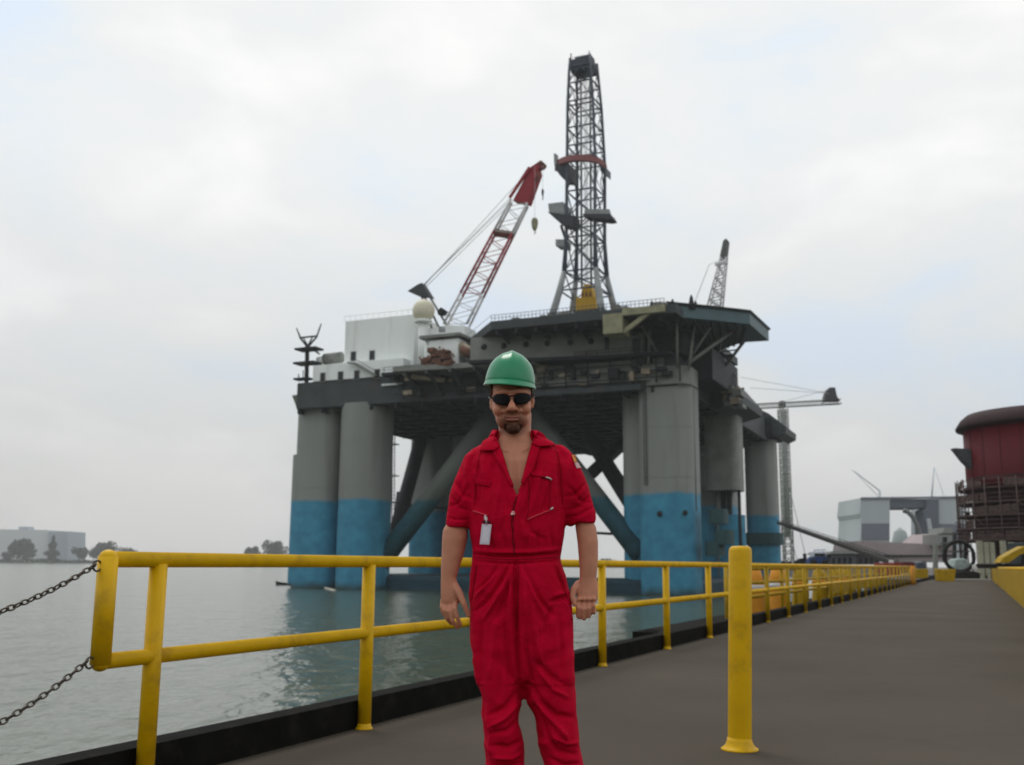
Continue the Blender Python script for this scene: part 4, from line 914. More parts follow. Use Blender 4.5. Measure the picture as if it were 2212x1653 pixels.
def barrier():
    n = PIERW-.05; t = thing('steel_barrier', pier(6, n), 'solid yellow steel barrier along the landward side of the pier', 'barrier')
    H = 1.06
    mb = MB(); mb.hexa([pier(4, n, .0), pier(4, n+.10, .0), pier(88, n+.10, .0), pier(88, n, .0), pier(4, n, H-.08), pier(4, n+.10, H-.08), pier(88, n+.10, H-.08), pier(88, n, H-.08)]); mb.build('panel', m_yel2, t)
    mb = MB(); mb.tube([pier(4, n+.05, H-.05), pier(88, n+.05, H-.05)], .06, 10); mb.build('top_rail', m_yel, t)
    for i in range(2): s = 4.2+i*83.6; mb = MB(); mb.hexa([pier(s, n-.05, 0), pier(s, n-.003, 0), pier(s+.09, n-.003, 0), pier(s+.09, n-.05, 0), pier(s, n-.05, H-.12), pier(s, n-.003, H-.12), pier(s+.09, n-.003, H-.12), pier(s+.09, n-.05, H-.12)]); mb.build('post', m_yel2, t)
barrier()
def far_rail_bits():
    # landing stage railing outside the pier line
    t = thing('landing_stage', pier(20, -2.0, WATER), 'yellow railed landing stage outside the railing beyond the bollard', 'landing stage')
    mb = MB(); mb.hexa([pier(17, -3.6, -.75), pier(17, -.4, -.75), pier(62, -.4, -.75), pier(62, -3.6, -.75), pier(17, -3.6, -.45), pier(17, -.4, -.45), pier(62, -.4, -.45), pier(62, -3.6, -.45)]); mb.build('deck', m_kerb, t)
    for i in range(9):
        for n in (-3.3, -.9): mb = MB(); mb.tube([pier(17.5+i*5.5, n, WATER-1), pier(17.5+i*5.5, n, -.45)], .22, 10); mb.build('pile', m_kerb, t)
    for i in range(19):
        s = 17.3+i*2.4; mb = MB(); mb.tube([pier(s, -1.5, -.45), pier(s, -1.5, 1.0)], .05, 8); mb.build('post', m_yel2, t)
    for z, r_ in ((.98, .05), (.62, .04), (.28, .045)): mb = MB(); mb.tube([pier(17.3, -1.5, z), pier(60.6, -1.5, z)], r_, 8); mb.build('rail', m_yel2, t)
    mb = MB(); mb.hexa([pier(34, -1.46, .02), pier(34, -1.42, .02), pier(60, -1.42, .02), pier(60, -1.46, .02), pier(34, -1.46, .45), pier(34, -1.42, .45), pier(60, -1.42, .45), pier(60, -1.46, .45)]); mb.build('kick_plate', m_yel2, t)
    # orange and yellow safety barrels on the stage
    spec = [(24.5, .27), (28.5, .28), (33, .25), (38, .25), (43, .25), (48, .25)]
    labs = ['orange marker drum just right of the bollard', 'second orange marker drum right of the bollard', 'third marker drum along the landing stage', 'fourth marker drum along the landing stage', 'fifth marker drum along the landing stage', 'last marker drum on the landing stage, farthest off']
    for (s, r_), lb in zip(spec, labs):
        tt = thing('marker_drum', pier(s, -2.3, -.45), lb, 'drum', 'marker drums on the landing stage')
        mb = MB(); mb.lathe(pier(s, -2.3, -.45), [(r_*1.25, 0), (r_*1.25, .12), (r_*1.1, .5), (r_*1.02, 1.1), (r_*.75, 1.38), (r_*.2, 1.45)], 20); mb.build('body', m_org if s < 32 else m_yel2, tt)
        mb = MB(); mb.tube([pier(s, -2.3, .35), pier(s, -2.3, .5)], r_*1.13, 20); mb.build('band', m_whp if s < 32 else m_org, tt)
    # yellow end gate of the long railing
    tt = thing('railing_gate', pier(60, .1), 'yellow and orange gate at the far end of the long railing', 'gate')
    for s in (59.2, 60.6, 62): mb = MB(); mb.tube([pier(s, .1, 0), pier(s, .1, 1.1)], .08, 8); mb.build('post', m_org, tt)
    mb = MB(); mb.hexa([pier(59.2, .06, .1), pier(59.2, .14, .1), pier(62, .14, .1), pier(62, .06, .1), pier(59.2, .06, .95), pier(59.2, .14, .95), pier(62, .14, .95), pier(62, .06, .95)]); mb.build('panel', m_yel2, tt)
far_rail_bits()
def floating_things():
    # small dark work boat at the left column, and a white buoy line
    Y = 190; c = G(618, 1264, WATER); t = thing('work_boat', (c.x, c.y, WATER), 'tiny dark work boat moored at the foot of the left column', 'boat')
    mb = MB(); L_ = 2.3; sec = [(-L_, .1, .9), (-L_*.6, .7, .6), (0, .9, .5), (L_*.7, .85, .5), (L_, .75, .55)]
    vs_ = []
    for x, wd, h in sec: vs_ += [Vector((c.x+x, c.y-wd, WATER+h)), Vector((c.x+x, c.y-wd*.5, WATER-.3)), Vector((c.x+x, c.y+wd*.5, WATER-.3)), Vector((c.x+x, c.y+wd, WATER+h))]
    fs = [(4*i+k, 4*i+(k+1) % 4, 4*i+4+(k+1) % 4, 4*i+4+k) for i in range(4) for k in range(4)] + [(0, 1, 2, 3), (19, 18, 17, 16)]
    mb._new(vs_, fs); mb.build('hull', m_dark, t)
    mb = MB(); mb.tube([Vector((c.x+1.2, c.y, WATER+.4)), Vector((c.x+1.2, c.y, WATER+1.9))], .12, 6); mb.box(c.x+.6, c.x+1.6, c.y-.4, c.y+.4, WATER+.4, WATER+1.0); mb.build('wheelhouse', m_wall, t)
    for k, ((xa, ya), (xb, yb), lab) in enumerate((((694, 1266), (722, 1276), 'thin pale floating boom curving at the foot of the left columns'), ((1296, 1268), (1352, 1272), 'thin pale floating boom near the foot of the big right column'))):
        pts = [G(xa+(xb-xa)*f, ya+(yb-ya)*(f**.6), WATER+.05) for f in [i/8 for i in range(9)]]
        mb = MB(); mb.tube(pts, .28, 8); o = mb.build('floating_boom', mat('pale_float', (.62, .58, .5), .6)); settle(o); tag(o, lab, 'boom')
floating_things()
# ================================================================== FAR SHORE
def far_shore():
    t = thing('apartment_block', P(60, 1212, 1700), 'wide pale apartment block behind the trees across the water', 'building')
    m = mat('far_block_hazed', (.62, .64, .66), .8, var=.04, scale=.01); mg = mat('far_block_grey', (.36, .40, .45), .8, var=.04, scale=.01)  # long wing made paler, far haze put into its base colour
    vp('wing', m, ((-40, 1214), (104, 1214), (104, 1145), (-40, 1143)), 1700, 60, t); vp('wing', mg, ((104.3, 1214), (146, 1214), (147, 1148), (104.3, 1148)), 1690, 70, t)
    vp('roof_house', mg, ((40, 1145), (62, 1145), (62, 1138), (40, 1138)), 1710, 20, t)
    mleaf = mat('far_foliage', (.045, .06, .035), .9, var=.5, scale=.05); mtr = mat('bark', (.08, .06, .05), .9)
    def tree(px0, px1, py, base, Y, label, conical=False, seed=0):
        rnd = random.Random(seed); a = P(px0, base, Y); b = P(px1, base, Y); top = P((px0+px1)/2, py, Y).z; z0 = -2.8; wd = (b.x-a.x)/2; cx = (a.x+b.x)/2
        tt = thing('tree', (cx, Y, z0), label, 'tree', 'trees on the far shore')
        mb = MB(); mb.tube([Vector((cx, Y, z0)), Vector((cx, Y, z0+(top-z0)*.75))], [1.2, .3], 7)
        for k in range(5): an = rnd.uniform(0, 6.28); z1 = z0+(top-z0)*rnd.uniform(.3, .6); mb.tube([Vector((cx, Y, z1)), Vector((cx+math.cos(an)*wd*.6, Y+math.sin(an)*wd*.6, z1+(top-z0)*.2))], [.5, .15], 5)
        mb.build('trunk', mtr, tt)
        mb = MB(); n = 2000; H = top-z0
        lobes = [(rnd.uniform(-.6, .6), rnd.uniform(-.5, .5), rnd.uniform(.3, .75), rnd.uniform(.28, .45)) for _ in range(9)]+[(0, 0, .62, .38)]
        for i in range(n):
            if conical:
                h = rnd.random()**.8; r_ = (1-h)*wd*(.75+.35*math.sin(h*19+seed))*math.sqrt(rnd.random()); an = rnd.uniform(0, 6.28); q = Vector((cx+r_*math.cos(an), Y+r_*math.sin(an), z0+H*(.06+.94*h)))
            else:
                lx, ly, lz, lr = rnd.choice(lobes); v = Vector((rnd.gauss(0, 1), rnd.gauss(0, 1), rnd.gauss(0, 1))).normalized()*rnd.random()**.4
                q = Vector((cx+(lx+v.x*lr)*wd, Y+(ly+v.y*lr)*wd, z0+H*min(1, lz+v.z*lr*.72)))
                if q.z < z0+.5: q.z = z0+.5+rnd.random()*H*.25
            s_ = H*rnd.uniform(.025, .05); R_ = Matrix.Rotation(rnd.uniform(0, 6.28), 3, Vector((rnd.gauss(0, 1), rnd.gauss(0, 1), rnd.gauss(0, 1))).normalized())
            mb._new([q+R_@Vector(c)*s_ for c in ((-1, -.6, 0), (1, -.7, 0), (.8, .8, .2), (-.7, .9, -.2))], [(0, 1, 2, 3)])
        mb.build('crown', mleaf, tt)
    tree(-6, 30, 1192, 1214, 1640, 'low rounded tree below the long wing of the pale apartment block', seed=4)
    tree(16, 82, 1163, 1215, 1620, 'broad pointed tree in front of the pale apartment block', seed=1)
    tree(90, 132, 1158, 1215, 1620, 'narrow conical tree in front of the grey end of the apartment block', True, 2)
    tree(150, 190, 1180, 1215, 1650, 'small round tree right of the apartment block', seed=3)
    tree(178, 262, 1165, 1216, 1640, 'large round tree behind the corner of the yellow railing', seed=5)
    tree(240, 300, 1182, 1216, 1660, 'low tree just right of the railing corner', seed=6)
    tree(526, 572, 1177, 1217, 1650, 'small pale tree left of the rig across the water', seed=7)
    tree(560, 632, 1166, 1217, 1640, 'round dark tree touching the left column of the rig', seed=8)
    # hedge / ground cover of the shore
    rnd = random.Random(9); mb = MB()
    for i in range(7000):
        x = rnd.uniform(-1500, 280); q = Vector((x, 1625+rnd.uniform(0, 30), -2.6+rnd.random()*(3.0+4*noise.noise(Vector((x*.01, 0, 0)))**2*8))); s_ = rnd.uniform(.8, 2.0)
        R_ = Matrix.Rotation(rnd.uniform(0, 6.28), 3, Vector((rnd.gauss(0, 1), rnd.gauss(0, 1), rnd.gauss(0, 1))).normalized()); mb._new([q+R_@Vector(c)*s_ for c in ((-1, -1, 0), (1, -1, 0), (1, 1, 0), (-1, 1, 0))], [(0, 1, 2, 3)])
    o = mb.build('shore_bushes', mleaf); o['kind'] = 'stuff'; o['label'] = 'low hazy bushes along the opposite shore'
far_shore()

# ================================================================== PERSON
YM = 3.8
def Bp(px, py, dy=0.0): return P(px, py, YM+dy)
def loft(mb, secs, seg=36, e=2.2):
    vs_ = []
    for l, r, py, dy, hd in secs:
        a, b = Bp(l, py, dy), Bp(r, py, dy); c = (a+b)/2; hw = (b-a).length/2
        for k in range(seg):
            t = 2*math.pi*k/seg; ct, st = math.cos(t), math.sin(t)
            vs_.append(Vector((c.x+hw*math.copysign(abs(ct)**(2/e), ct), c.y+hd*math.copysign(abs(st)**(2/e), st), c.z)))
    n = len(secs); fs = [(i*seg+k, i*seg+(k+1) % seg, (i+1)*seg+(k+1) % seg, (i+1)*seg+k) for i in range(n-1) for k in range(seg)]
    mb._new(vs_, fs+[tuple(range(seg))[::-1], tuple(range((n-1)*seg, n*seg))], True)
def fused(mb, voxel, smooth, it=8, fac=.5):
    bmesh.ops.recalc_face_normals(mb.b, faces=mb.b.faces[:])
    me = bpy.data.meshes.new('tmp'); mb.b.to_mesh(me); mb.b.free(); o = bpy.data.objects.new('tmp', me); C.objects.link(o)
    r = o.modifiers.new('r', 'REMESH'); r.mode = 'VOXEL'; r.voxel_size = voxel; r.use_smooth_shade = True
    s = o.modifiers.new('s', 'SMOOTH'); s.factor = fac; s.iterations = it
    dg = bpy.context.evaluated_depsgraph_get(); m2 = bpy.data.meshes.new_from_object(o.evaluated_get(dg)); bpy.data.objects.remove(o); bpy.data.meshes.remove(me)
    return m2
def np_co(me): a = np.empty(len(me.vertices)*3); me.vertices.foreach_get('co', a); return a.reshape(-1, 3)
def np_no(me): a = np.empty(len(me.vertices)*3); me.vertices.foreach_get('normal', a); return a.reshape(-1, 3)
_fw, _rt, _up = (np.array(v) for v in (fw, rt, up))
def px_of(co): d = co-np.array([0, 0, CAMZ]); k = d@_fw; return CX+FP*(d@_rt)/k, CY-FP*(d@_up)/k
def crease(co, no, lines, side=1.0):
    X, Yp = px_of(co); front = np.clip(-no[:, 1]*1.6, 0, 1)*side; disp = np.zeros(len(co))
    for pts, wd, amp in lines:
        best = np.full(len(co), 1e9); tb = np.zeros(len(co)); n = len(pts)-1
        for i in range(n):
            (x0, y0), (x1, y1) = pts[i], pts[i+1]; dx, dy = x1-x0, y1-y0; L2 = dx*dx+dy*dy
            t = np.clip(((X-x0)*dx+(Yp-y0)*dy)/L2, 0, 1); d = np.hypot(X-x0-t*dx, Yp-y0-t*dy); u = d < best; best[u] = d[u]; tb[u] = ((i+t)/n)[u]
        disp += amp*1.15*np.exp(-(best/(wd*.78))**2)*np.sqrt(np.clip(4*tb*(1-tb), .12, 1))
    return disp*front
from mathutils.bvhtree import BVHTree
def person():
    ft = Bp(1128, 1700, 0); t = thing('person', (0.02, YM, 0), 'smiling man in red coveralls, green hard hat and dark sunglasses standing on the pier', 'person')
    skin = mat('skin', (.54, .235, .145), .45, var=.10, scale=18, bump=.12, bscale=220)
    lip = mat('lip_skin', (.34, .13, .10), .5)
    # ---- body: one continuous surface
    mb = MB()
    def E(px, py, dy, r, rot=None): mb.ell(Bp(px, py, dy), r, rot, 24, 16)
    def TB(pts, rr): mb.tube([Bp(*p) for p in pts], rr, 14); [mb.ell(Bp(*pts[i]), (rr[i],)*3, None, 12, 8) for i in (0, len(pts)-1)]
    E(1104, 848, .01, (.076, .098, .108)); E(1105, 878, -.016, (.074, .078, .072)); E(1106.5, 903, -.022, (.063, .068, .050)); E(1109, 925, -.078, (.024, .022, .019))
    TB([(1104, 856, -.094), (1105, 870, -.108), (1106, 881, -.120)], [.009, .012, .0145]); E(1098, 884, -.104, (.009, .010, .008)); E(1114, 883.5, -.104, (.009, .010, .008))
    E(1079, 885, -.060, (.025, .028, .024)); E(1132, 883, -.060, (.025, .028, .024)); E(1093, 889, -.078, (.016, .018, .012)); E(1120, 888, -.078, (.016, .018, .012))
    TB([(1074, 850, -.074), (1090, 846, -.088), (1104, 848, -.094), (1118, 845, -.088), (1134, 847, -.074)], [.010, .012, .011, .012, .010])
    E(1062, 872, .012, (.008, .016, .026)); E(1150, 868, .012, (.008, .016, .026)); E(1062, 881, .008, (.006, .010, .009)); E(1149.5, 877, .008, (.006, .010, .009))
    E(1107, 900.5, -.094, (.029, .012, .0062)); E(1107, 907, -.092, (.024, .012, .0078)); E(1080, 872, -.07, (.022, .02, .012)); E(1131, 871, -.07, (.022, .02, .012))
    loft(mb, [(1074, 1148, 892, .015, .058), (1077, 1147, 925, .012, .056), (1075, 1149, 945, .01, .058), (1066, 1160, 960, .01, .066), (1045, 1185, 975, .01, .08), (1020, 1222, 1000, .008, .100), (1026, 1218, 1040, .004, .112), (1032, 1206, 1080, .0, .112), (1036, 1198, 1130, -.003, .110), (1038, 1194, 1190, 0, .10), (1034, 1216, 1290, .012, .085), (1036, 1216, 1370, .016, .08), (1040, 1216, 1440, .016, .065)])
    for sx, A in ((0, [(1012, 1048, 985, .01, .04), (1002, 1034, 1030, .012, .04), (988, 1016, 1080, .010, .036), (973, 1011, 1118, .005, .04), (957, 1011, 1145, 0, .043), (955, 1010, 1165, -.004, .043), (954, 1003, 1195, -.008, .038), (952.5, 993, 1225, -.014, .031), (952.5, 986, 1248, -.018, .024), (952, 988, 1258, -.02, .0215), (952, 993, 1270, -.022, .020), (952, 997, 1286, -.024, .019), (953, 994, 1300, -.024, .017), (956, 986, 1308, -.022, .012)]),
                  (1, [(1200, 1228, 985, .01, .04), (1218, 1244, 1030, .012, .04), (1232, 1258, 1080, .010, .035), (1241, 1272, 1105, .004, .038), (1243, 1288, 1140, -.002, .043), (1247, 1292, 1170, -.008, .042), (1250, 1292, 1205, -.014, .035), (1252, 1290, 1232, -.02, .027), (1252, 1288.5, 1248, -.022, .023), (1249, 1291, 1260, -.024, .021), (1246, 1292, 1278, -.026, .021), (1245, 1291, 1292, -.028, .020), (1247, 1288, 1302, -.026, .014)])):
        loft(mb, A, 24, 2.1)
    fl = [.0092, .0088, .0083, .0072]
    for pts in ([(984, 1298, -.028), (983, 1315, -.046), (987, 1333, -.047), (995, 1350, -.034)], [(973.5, 1301, -.026), (971, 1321, -.043), (977, 1341, -.038), (988, 1356, -.020)],
                [(963.5, 1300, -.022), (960, 1319, -.037), (965, 1336, -.028), (975, 1347, -.010)], [(956, 1296, -.016), (954, 1312, -.027), (957, 1325, -.018), (965, 1333, -.003)]): TB(pts, [r_*(.88 if pts[0][0] < 960 else 1) for r_ in fl])
    TB([(980, 1262, -.024), (992, 1281, -.044), (1002, 1304, -.056), (1012, 1330, -.048)], [.015, .0135, .0105, .0085])
    for x, y1, y2, y3 in ((1250.5, 1314, 1332, 1337), (1261.5, 1317, 1336, 1340), (1272.5, 1315, 1331, 1335), (1283, 1309, 1323, 1327)):
        TB([(x, 1293, -.030), (x-1, y1, -.048), (x-1.5, y2, -.036), (x, y3-3, -.014), (x+1, y3-12, -.004)], [.0096 if x < 1280 else .0085, .0090 if x < 1280 else .0080, .0084 if x < 1280 else .0074, .008, .0075])
        E(x-.3, 1294.5, -.047, (.0088, .008, .008))
    TB([(1250, 1262, -.018), (1239, 1275, -.036), (1236, 1291, -.047), (1241, 1306, -.052)], [.015, .0125, .0100, .0085])
    for lg in ([(1036, 1112, 1420, .01, .07), (1046, 1116, 1530, .01, .06), (1056, 1118, 1650, .01, .055), (1066, 1116, 1780, .015, .045), (1070, 1112, 1860, .02, .04)], [(1130, 1220, 1420, .01, .07), (1160, 1234, 1530, .005, .06), (1182, 1246, 1650, 0, .055), (1196, 1250, 1780, .005, .045), (1202, 1248, 1860, .01, .04)]): loft(mb, lg, 20)
    me = fused(mb, .0033, 3, 4, .45); co = np_co(me); X, Yp = px_of(co); no = np_no(me)
    # eye sockets, smile folds, nails of the knuckles as shallow creases
    d = crease(co, no, [([(1074, 862), (1094, 863)], 6, -.006), ([(1116, 862), (1138, 861)], 6, -.006), ([(1094, 886), (1087, 895), (1085, 903)], 2.2, -.0022), ([(1119, 885), (1127, 894), (1129, 902)], 2.2, -.0022),
                        ([(1090, 902), (1098, 904.6), (1107, 905), (1117, 904), (1125, 901)], 1.3, -.004), ([(1097, 914), (1119, 913)], 3, -.003), ([(1108, 888), (1107, 897)], 2, -.0015), ([(1111, 985), (1114, 1060)], 7, -.006), ([(1086, 972), (1102, 977)], 4, .004), ([(1142, 968), (1124, 977)], 4, .004),
                        ([(1256, 1296), (1256, 1312)], 1.3, -.002), ([(1267, 1296), (1267, 1312)], 1.3, -.002), ([(1278, 1294), (1278, 1310)], 1.3, -.002)])
    co = co+no*d[:, None]; me.vertices.foreach_set('co', co.ravel()); me.update()
    fc = np.empty(len(me.polygons)*3); me.polygons.foreach_get('center', fc); fc = fc.reshape(-1, 3); fx, fy = px_of(fc)
    lipm = (fc[:, 1] < YM-.085) & (((fx-1107)/16)**2+((fy-904-(abs(fx-1107)/16)**2*-2)/4.3)**2 < 1)
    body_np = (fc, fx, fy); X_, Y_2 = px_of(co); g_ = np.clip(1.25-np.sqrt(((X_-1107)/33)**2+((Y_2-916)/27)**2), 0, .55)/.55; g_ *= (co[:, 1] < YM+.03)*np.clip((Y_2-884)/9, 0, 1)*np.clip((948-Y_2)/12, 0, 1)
    at_ = me.attributes.new('stubble_and_shade', 'FLOAT', 'POINT'); at_.data.foreach_set('value', g_.astype(np.float32))  # beard growth and lower-face shade, both put into the skin colour
    me.polygons.foreach_set('material_index', lipm.astype(np.int32))
    bvh_b = BVHTree.FromPolygons([tuple(v) for v in co], [tuple(p.vertices) for p in me.polygons])
    body_co = co.copy(); body_polys = [tuple(p.vertices) for p in me.polygons]; body_no = np_no(me)
    ts = skin.node_tree; bs = ts.nodes['Principled BSDF']; src = bs.inputs['Base Color'].links[0].from_socket; an = ts.nodes.new('ShaderNodeAttribute'); an.attribute_name = 'stubble_and_shade'
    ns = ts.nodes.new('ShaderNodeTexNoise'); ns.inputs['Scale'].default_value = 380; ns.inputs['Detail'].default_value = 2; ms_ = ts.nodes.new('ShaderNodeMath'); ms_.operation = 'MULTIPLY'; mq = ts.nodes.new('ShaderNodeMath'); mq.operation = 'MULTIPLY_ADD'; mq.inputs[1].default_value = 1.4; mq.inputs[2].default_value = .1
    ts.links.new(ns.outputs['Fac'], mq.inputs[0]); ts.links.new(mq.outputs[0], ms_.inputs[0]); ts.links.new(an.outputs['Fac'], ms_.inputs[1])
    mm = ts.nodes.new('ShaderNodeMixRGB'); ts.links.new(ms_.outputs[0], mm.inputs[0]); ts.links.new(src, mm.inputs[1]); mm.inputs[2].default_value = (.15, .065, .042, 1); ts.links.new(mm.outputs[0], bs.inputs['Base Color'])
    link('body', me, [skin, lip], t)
    def patch(name, m, mask, off, parent, cos, polys, nos, jit=0.0, thick=0):
        b = bmesh.new(); mp_ = {}
        rnd = random.Random(4)
        for i in np.nonzero(mask)[0]:
            vv = []
            for j in polys[i]:
                if j not in mp_: mp_[j] = b.verts.new(Vector(cos[j])+Vector(nos[j])*(off+rnd.uniform(-jit, jit)))
                vv.append(mp_[j])
            f = b.faces.new(vv); f.smooth = True
        be = [e for e in b.edges if e.is_boundary]
        for v in {v for e in be for v in e.verts}: v.co -= Vector(nos[0])*0
        if thick:
            g = bmesh.ops.extrude_face_region(b, geom=b.faces[:]); 
            # walls: push the original layer back onto the surface
            inv = {v: k for k, v in mp_.items()}
            for v, k in inv.items(): v.co = Vector(cos[k])-Vector(nos[k])*thick
        me_ = bpy.data.meshes.new(name); bmesh.ops.recalc_face_normals(b, faces=b.faces[:]); b.to_mesh(me_); b.free(); return link(name, me_, m, parent)
    hair = mat('beard_hair', (.10, .046, .030), .85, var=.4, scale=90, bump=.6, bscale=300)
    fr = fc[:, 1] < YM-.03
    must = fr & (fy > 890.5) & (fy < 897.5) & (abs(fx-1107) < 21-(fy-889)*.15) & (fy > 888.5+abs(fx-1107)*.25)
    goat = fr & (((fx-1108)/20)**2+((fy-917)/21)**2 < 1) & (((fx-1107.5)/19)**2+((fy-903)/15)**2 > 1) & (fy > 893)
    patch('beard', hair, (goat & (fy > 915)), .0022, t, body_co, body_polys, body_no, .0012, .001)
    hs = (fy > 832) & (fy < 858+np.clip((fc[:, 1]-YM)*220, -6, 40)) & ((abs(fx-1105.5) > 41) | (fc[:, 1] > YM+.02)) & (fc[:, 1] > YM-.055) & (abs(fx-1105.5) < 60) & ~((abs(fx-1105.5) > 47) & (fy > 852) & (abs(fc[:, 1]-YM) < .022))
    patch('hair', hair, hs, .004, t, body_co, body_polys, body_no, .002, .001)
    # short beard growth and painted face shade stay in the skin; ---- coverall
    red = bpy.data.materials.new('red_cotton'); red.use_nodes = True; tr = red.node_tree; b = tr.nodes['Principled BSDF']
    b.inputs['Roughness'].default_value = .82; b.inputs['Specular IOR Level'].default_value = .06; b.inputs['Sheen Weight'].default_value = .0; b.inputs['Sheen Roughness'].default_value = .5; b.inputs['Sheen Tint'].default_value = (1, .15, .25, 1)
    tcn = tr.nodes.new('ShaderNodeTexCoord'); n = tr.nodes.new('ShaderNodeTexNoise'); n.inputs['Scale'].default_value = 7; n.inputs['Detail'].default_value = 5; tr.links.new(tcn.outputs['Object'], n.inputs['Vector'])
    cr_ = tr.nodes.new('ShaderNodeValToRGB'); cr_.color_ramp.elements[0].position = .3; cr_.color_ramp.elements[1].position = .7; cr_.color_ramp.elements[0].color = (.42, .0012, .018, 1); cr_.color_ramp.elements[1].color = (.58, .0020, .032, 1)
    tr.links.new(n.outputs['Fac'], cr_.inputs[0]); tr.links.new(cr_.outputs[0], b.inputs['Base Color'])
    nb = tr.nodes.new('ShaderNodeTexNoise'); nb.inputs['Scale'].default_value = 16; nb.inputs['Detail'].default_value = 5; nb.inputs['Distortion'].default_value = .8; tr.links.new(tcn.outputs['Object'], nb.inputs['Vector'])
    bp = tr.nodes.new('ShaderNodeBump'); bp.inputs['Strength'].default_value = .55; bp.inputs['Distance'].default_value = .014; tr.links.new(nb.outputs['Fac'], bp.inputs['Height']); tr.links.new(bp.outputs[0], b.inputs['Normal'])
    mb = MB()
    loft(mb, [(1070, 1156, 945, .015, .066), (1056, 1172, 954, .015, .082), (1034, 1196, 963, .014, .094), (1018, 1222, 978, .012, .106), (1006, 1240, 1002, .008, .122), (1004, 1242, 1040, .003, .134), (1008, 1232, 1080, 0, .139), (1011, 1223, 1120, -.003, .140), (1014, 1219, 1160, -.004, .138), (1019, 1214, 1192, 0, .128), (1021, 1211, 1204, 0, .122), (1019, 1213, 1214, 0, .126), (1015, 1222, 1240, .002, .132), (1012, 1236, 1290, .004, .138), (1012, 1240, 1340, .006, .136), (1014, 1240, 1400, .008, .128), (1024, 1238, 1440, .01, .108), (1046, 1216, 1466, .008, .085), (1080, 1180, 1484, .006, .05)], 64)
    loft(mb, [(1024, 1060, 968, .01, .045), (1003, 1056, 986, .01, .060), (989, 1050, 1012, .01, .068), (979, 1043, 1045, .009, .069), (970, 1036, 1075, .008, .068), (967, 1031, 1098, .006, .064), (964, 1026, 1118, .004, .061), (963, 1018, 1134, .002, .060), (965, 1014, 1141, .001, .056)], 40)
    loft(mb, [(1180, 1216, 964, .01, .045), (1186, 1234, 980, .01, .060), (1194, 1248, 1002, .01, .068), (1202, 1260, 1026, .009, .069), (1208, 1272, 1055, .008, .070), (1210, 1279, 1080, .006, .067), (1212, 1285, 1102, .003, .064), (1220, 1288, 1118, .0, .062), (1234, 1286, 1130, -.002, .058)], 40)
    # rolled cuffs
    def cuff(x0, y0, x1, y1, dy, hd, r_):
        a, b2 = Bp(x0, y0, dy), Bp(x1, y1, dy); c = (a+b2)/2; h = (b2-a)/2; mb.tube([c+h*math.cos(u)+Vector((0, hd*math.sin(u), 0)) for u in [2*math.pi*k/28 for k in range(29)]], r_, 10, cap=False)
    cuff(970, 1130, 1012, 1132, .002, .050, .013)
    cuff(1232, 1130, 1280, 1107, -.002, .052, .013)
    loft(mb, [(1020, 1124, 1370, .008, .10), (1019, 1127, 1430, .008, .105), (1030, 1131.5, 1484, .006, .103), (1036, 1128, 1520, .004, .100), (1043, 1125, 1563, .002, .096), (1045, 1131, 1600, .004, .094), (1045, 1137, 1650, .008, .095), (1047, 1140, 1700, .012, .096), (1050, 1142, 1760, .015, .095), (1052, 1138, 1815, .018, .092)], 44)
    loft(mb, [(1116, 1238, 1370, .008, .10), (1122, 1241, 1430, .006, .106), (1129.5, 1241, 1484, .002, .104), (1136, 1244, 1515, -.002, .101), (1146, 1247, 1545, -.004, .098), (1161, 1253, 1598, -.004, .096), (1173, 1260, 1650, 0, .096), (1180, 1266, 1710, .004, .096), (1186, 1268, 1765, .008, .095), (1190, 1266, 1815, .012, .092)], 44)
    me = fused(mb, .0050, 3, 6, .5); co = np_co(me); no = np_no(me)
    V_, R_ = -1, 1
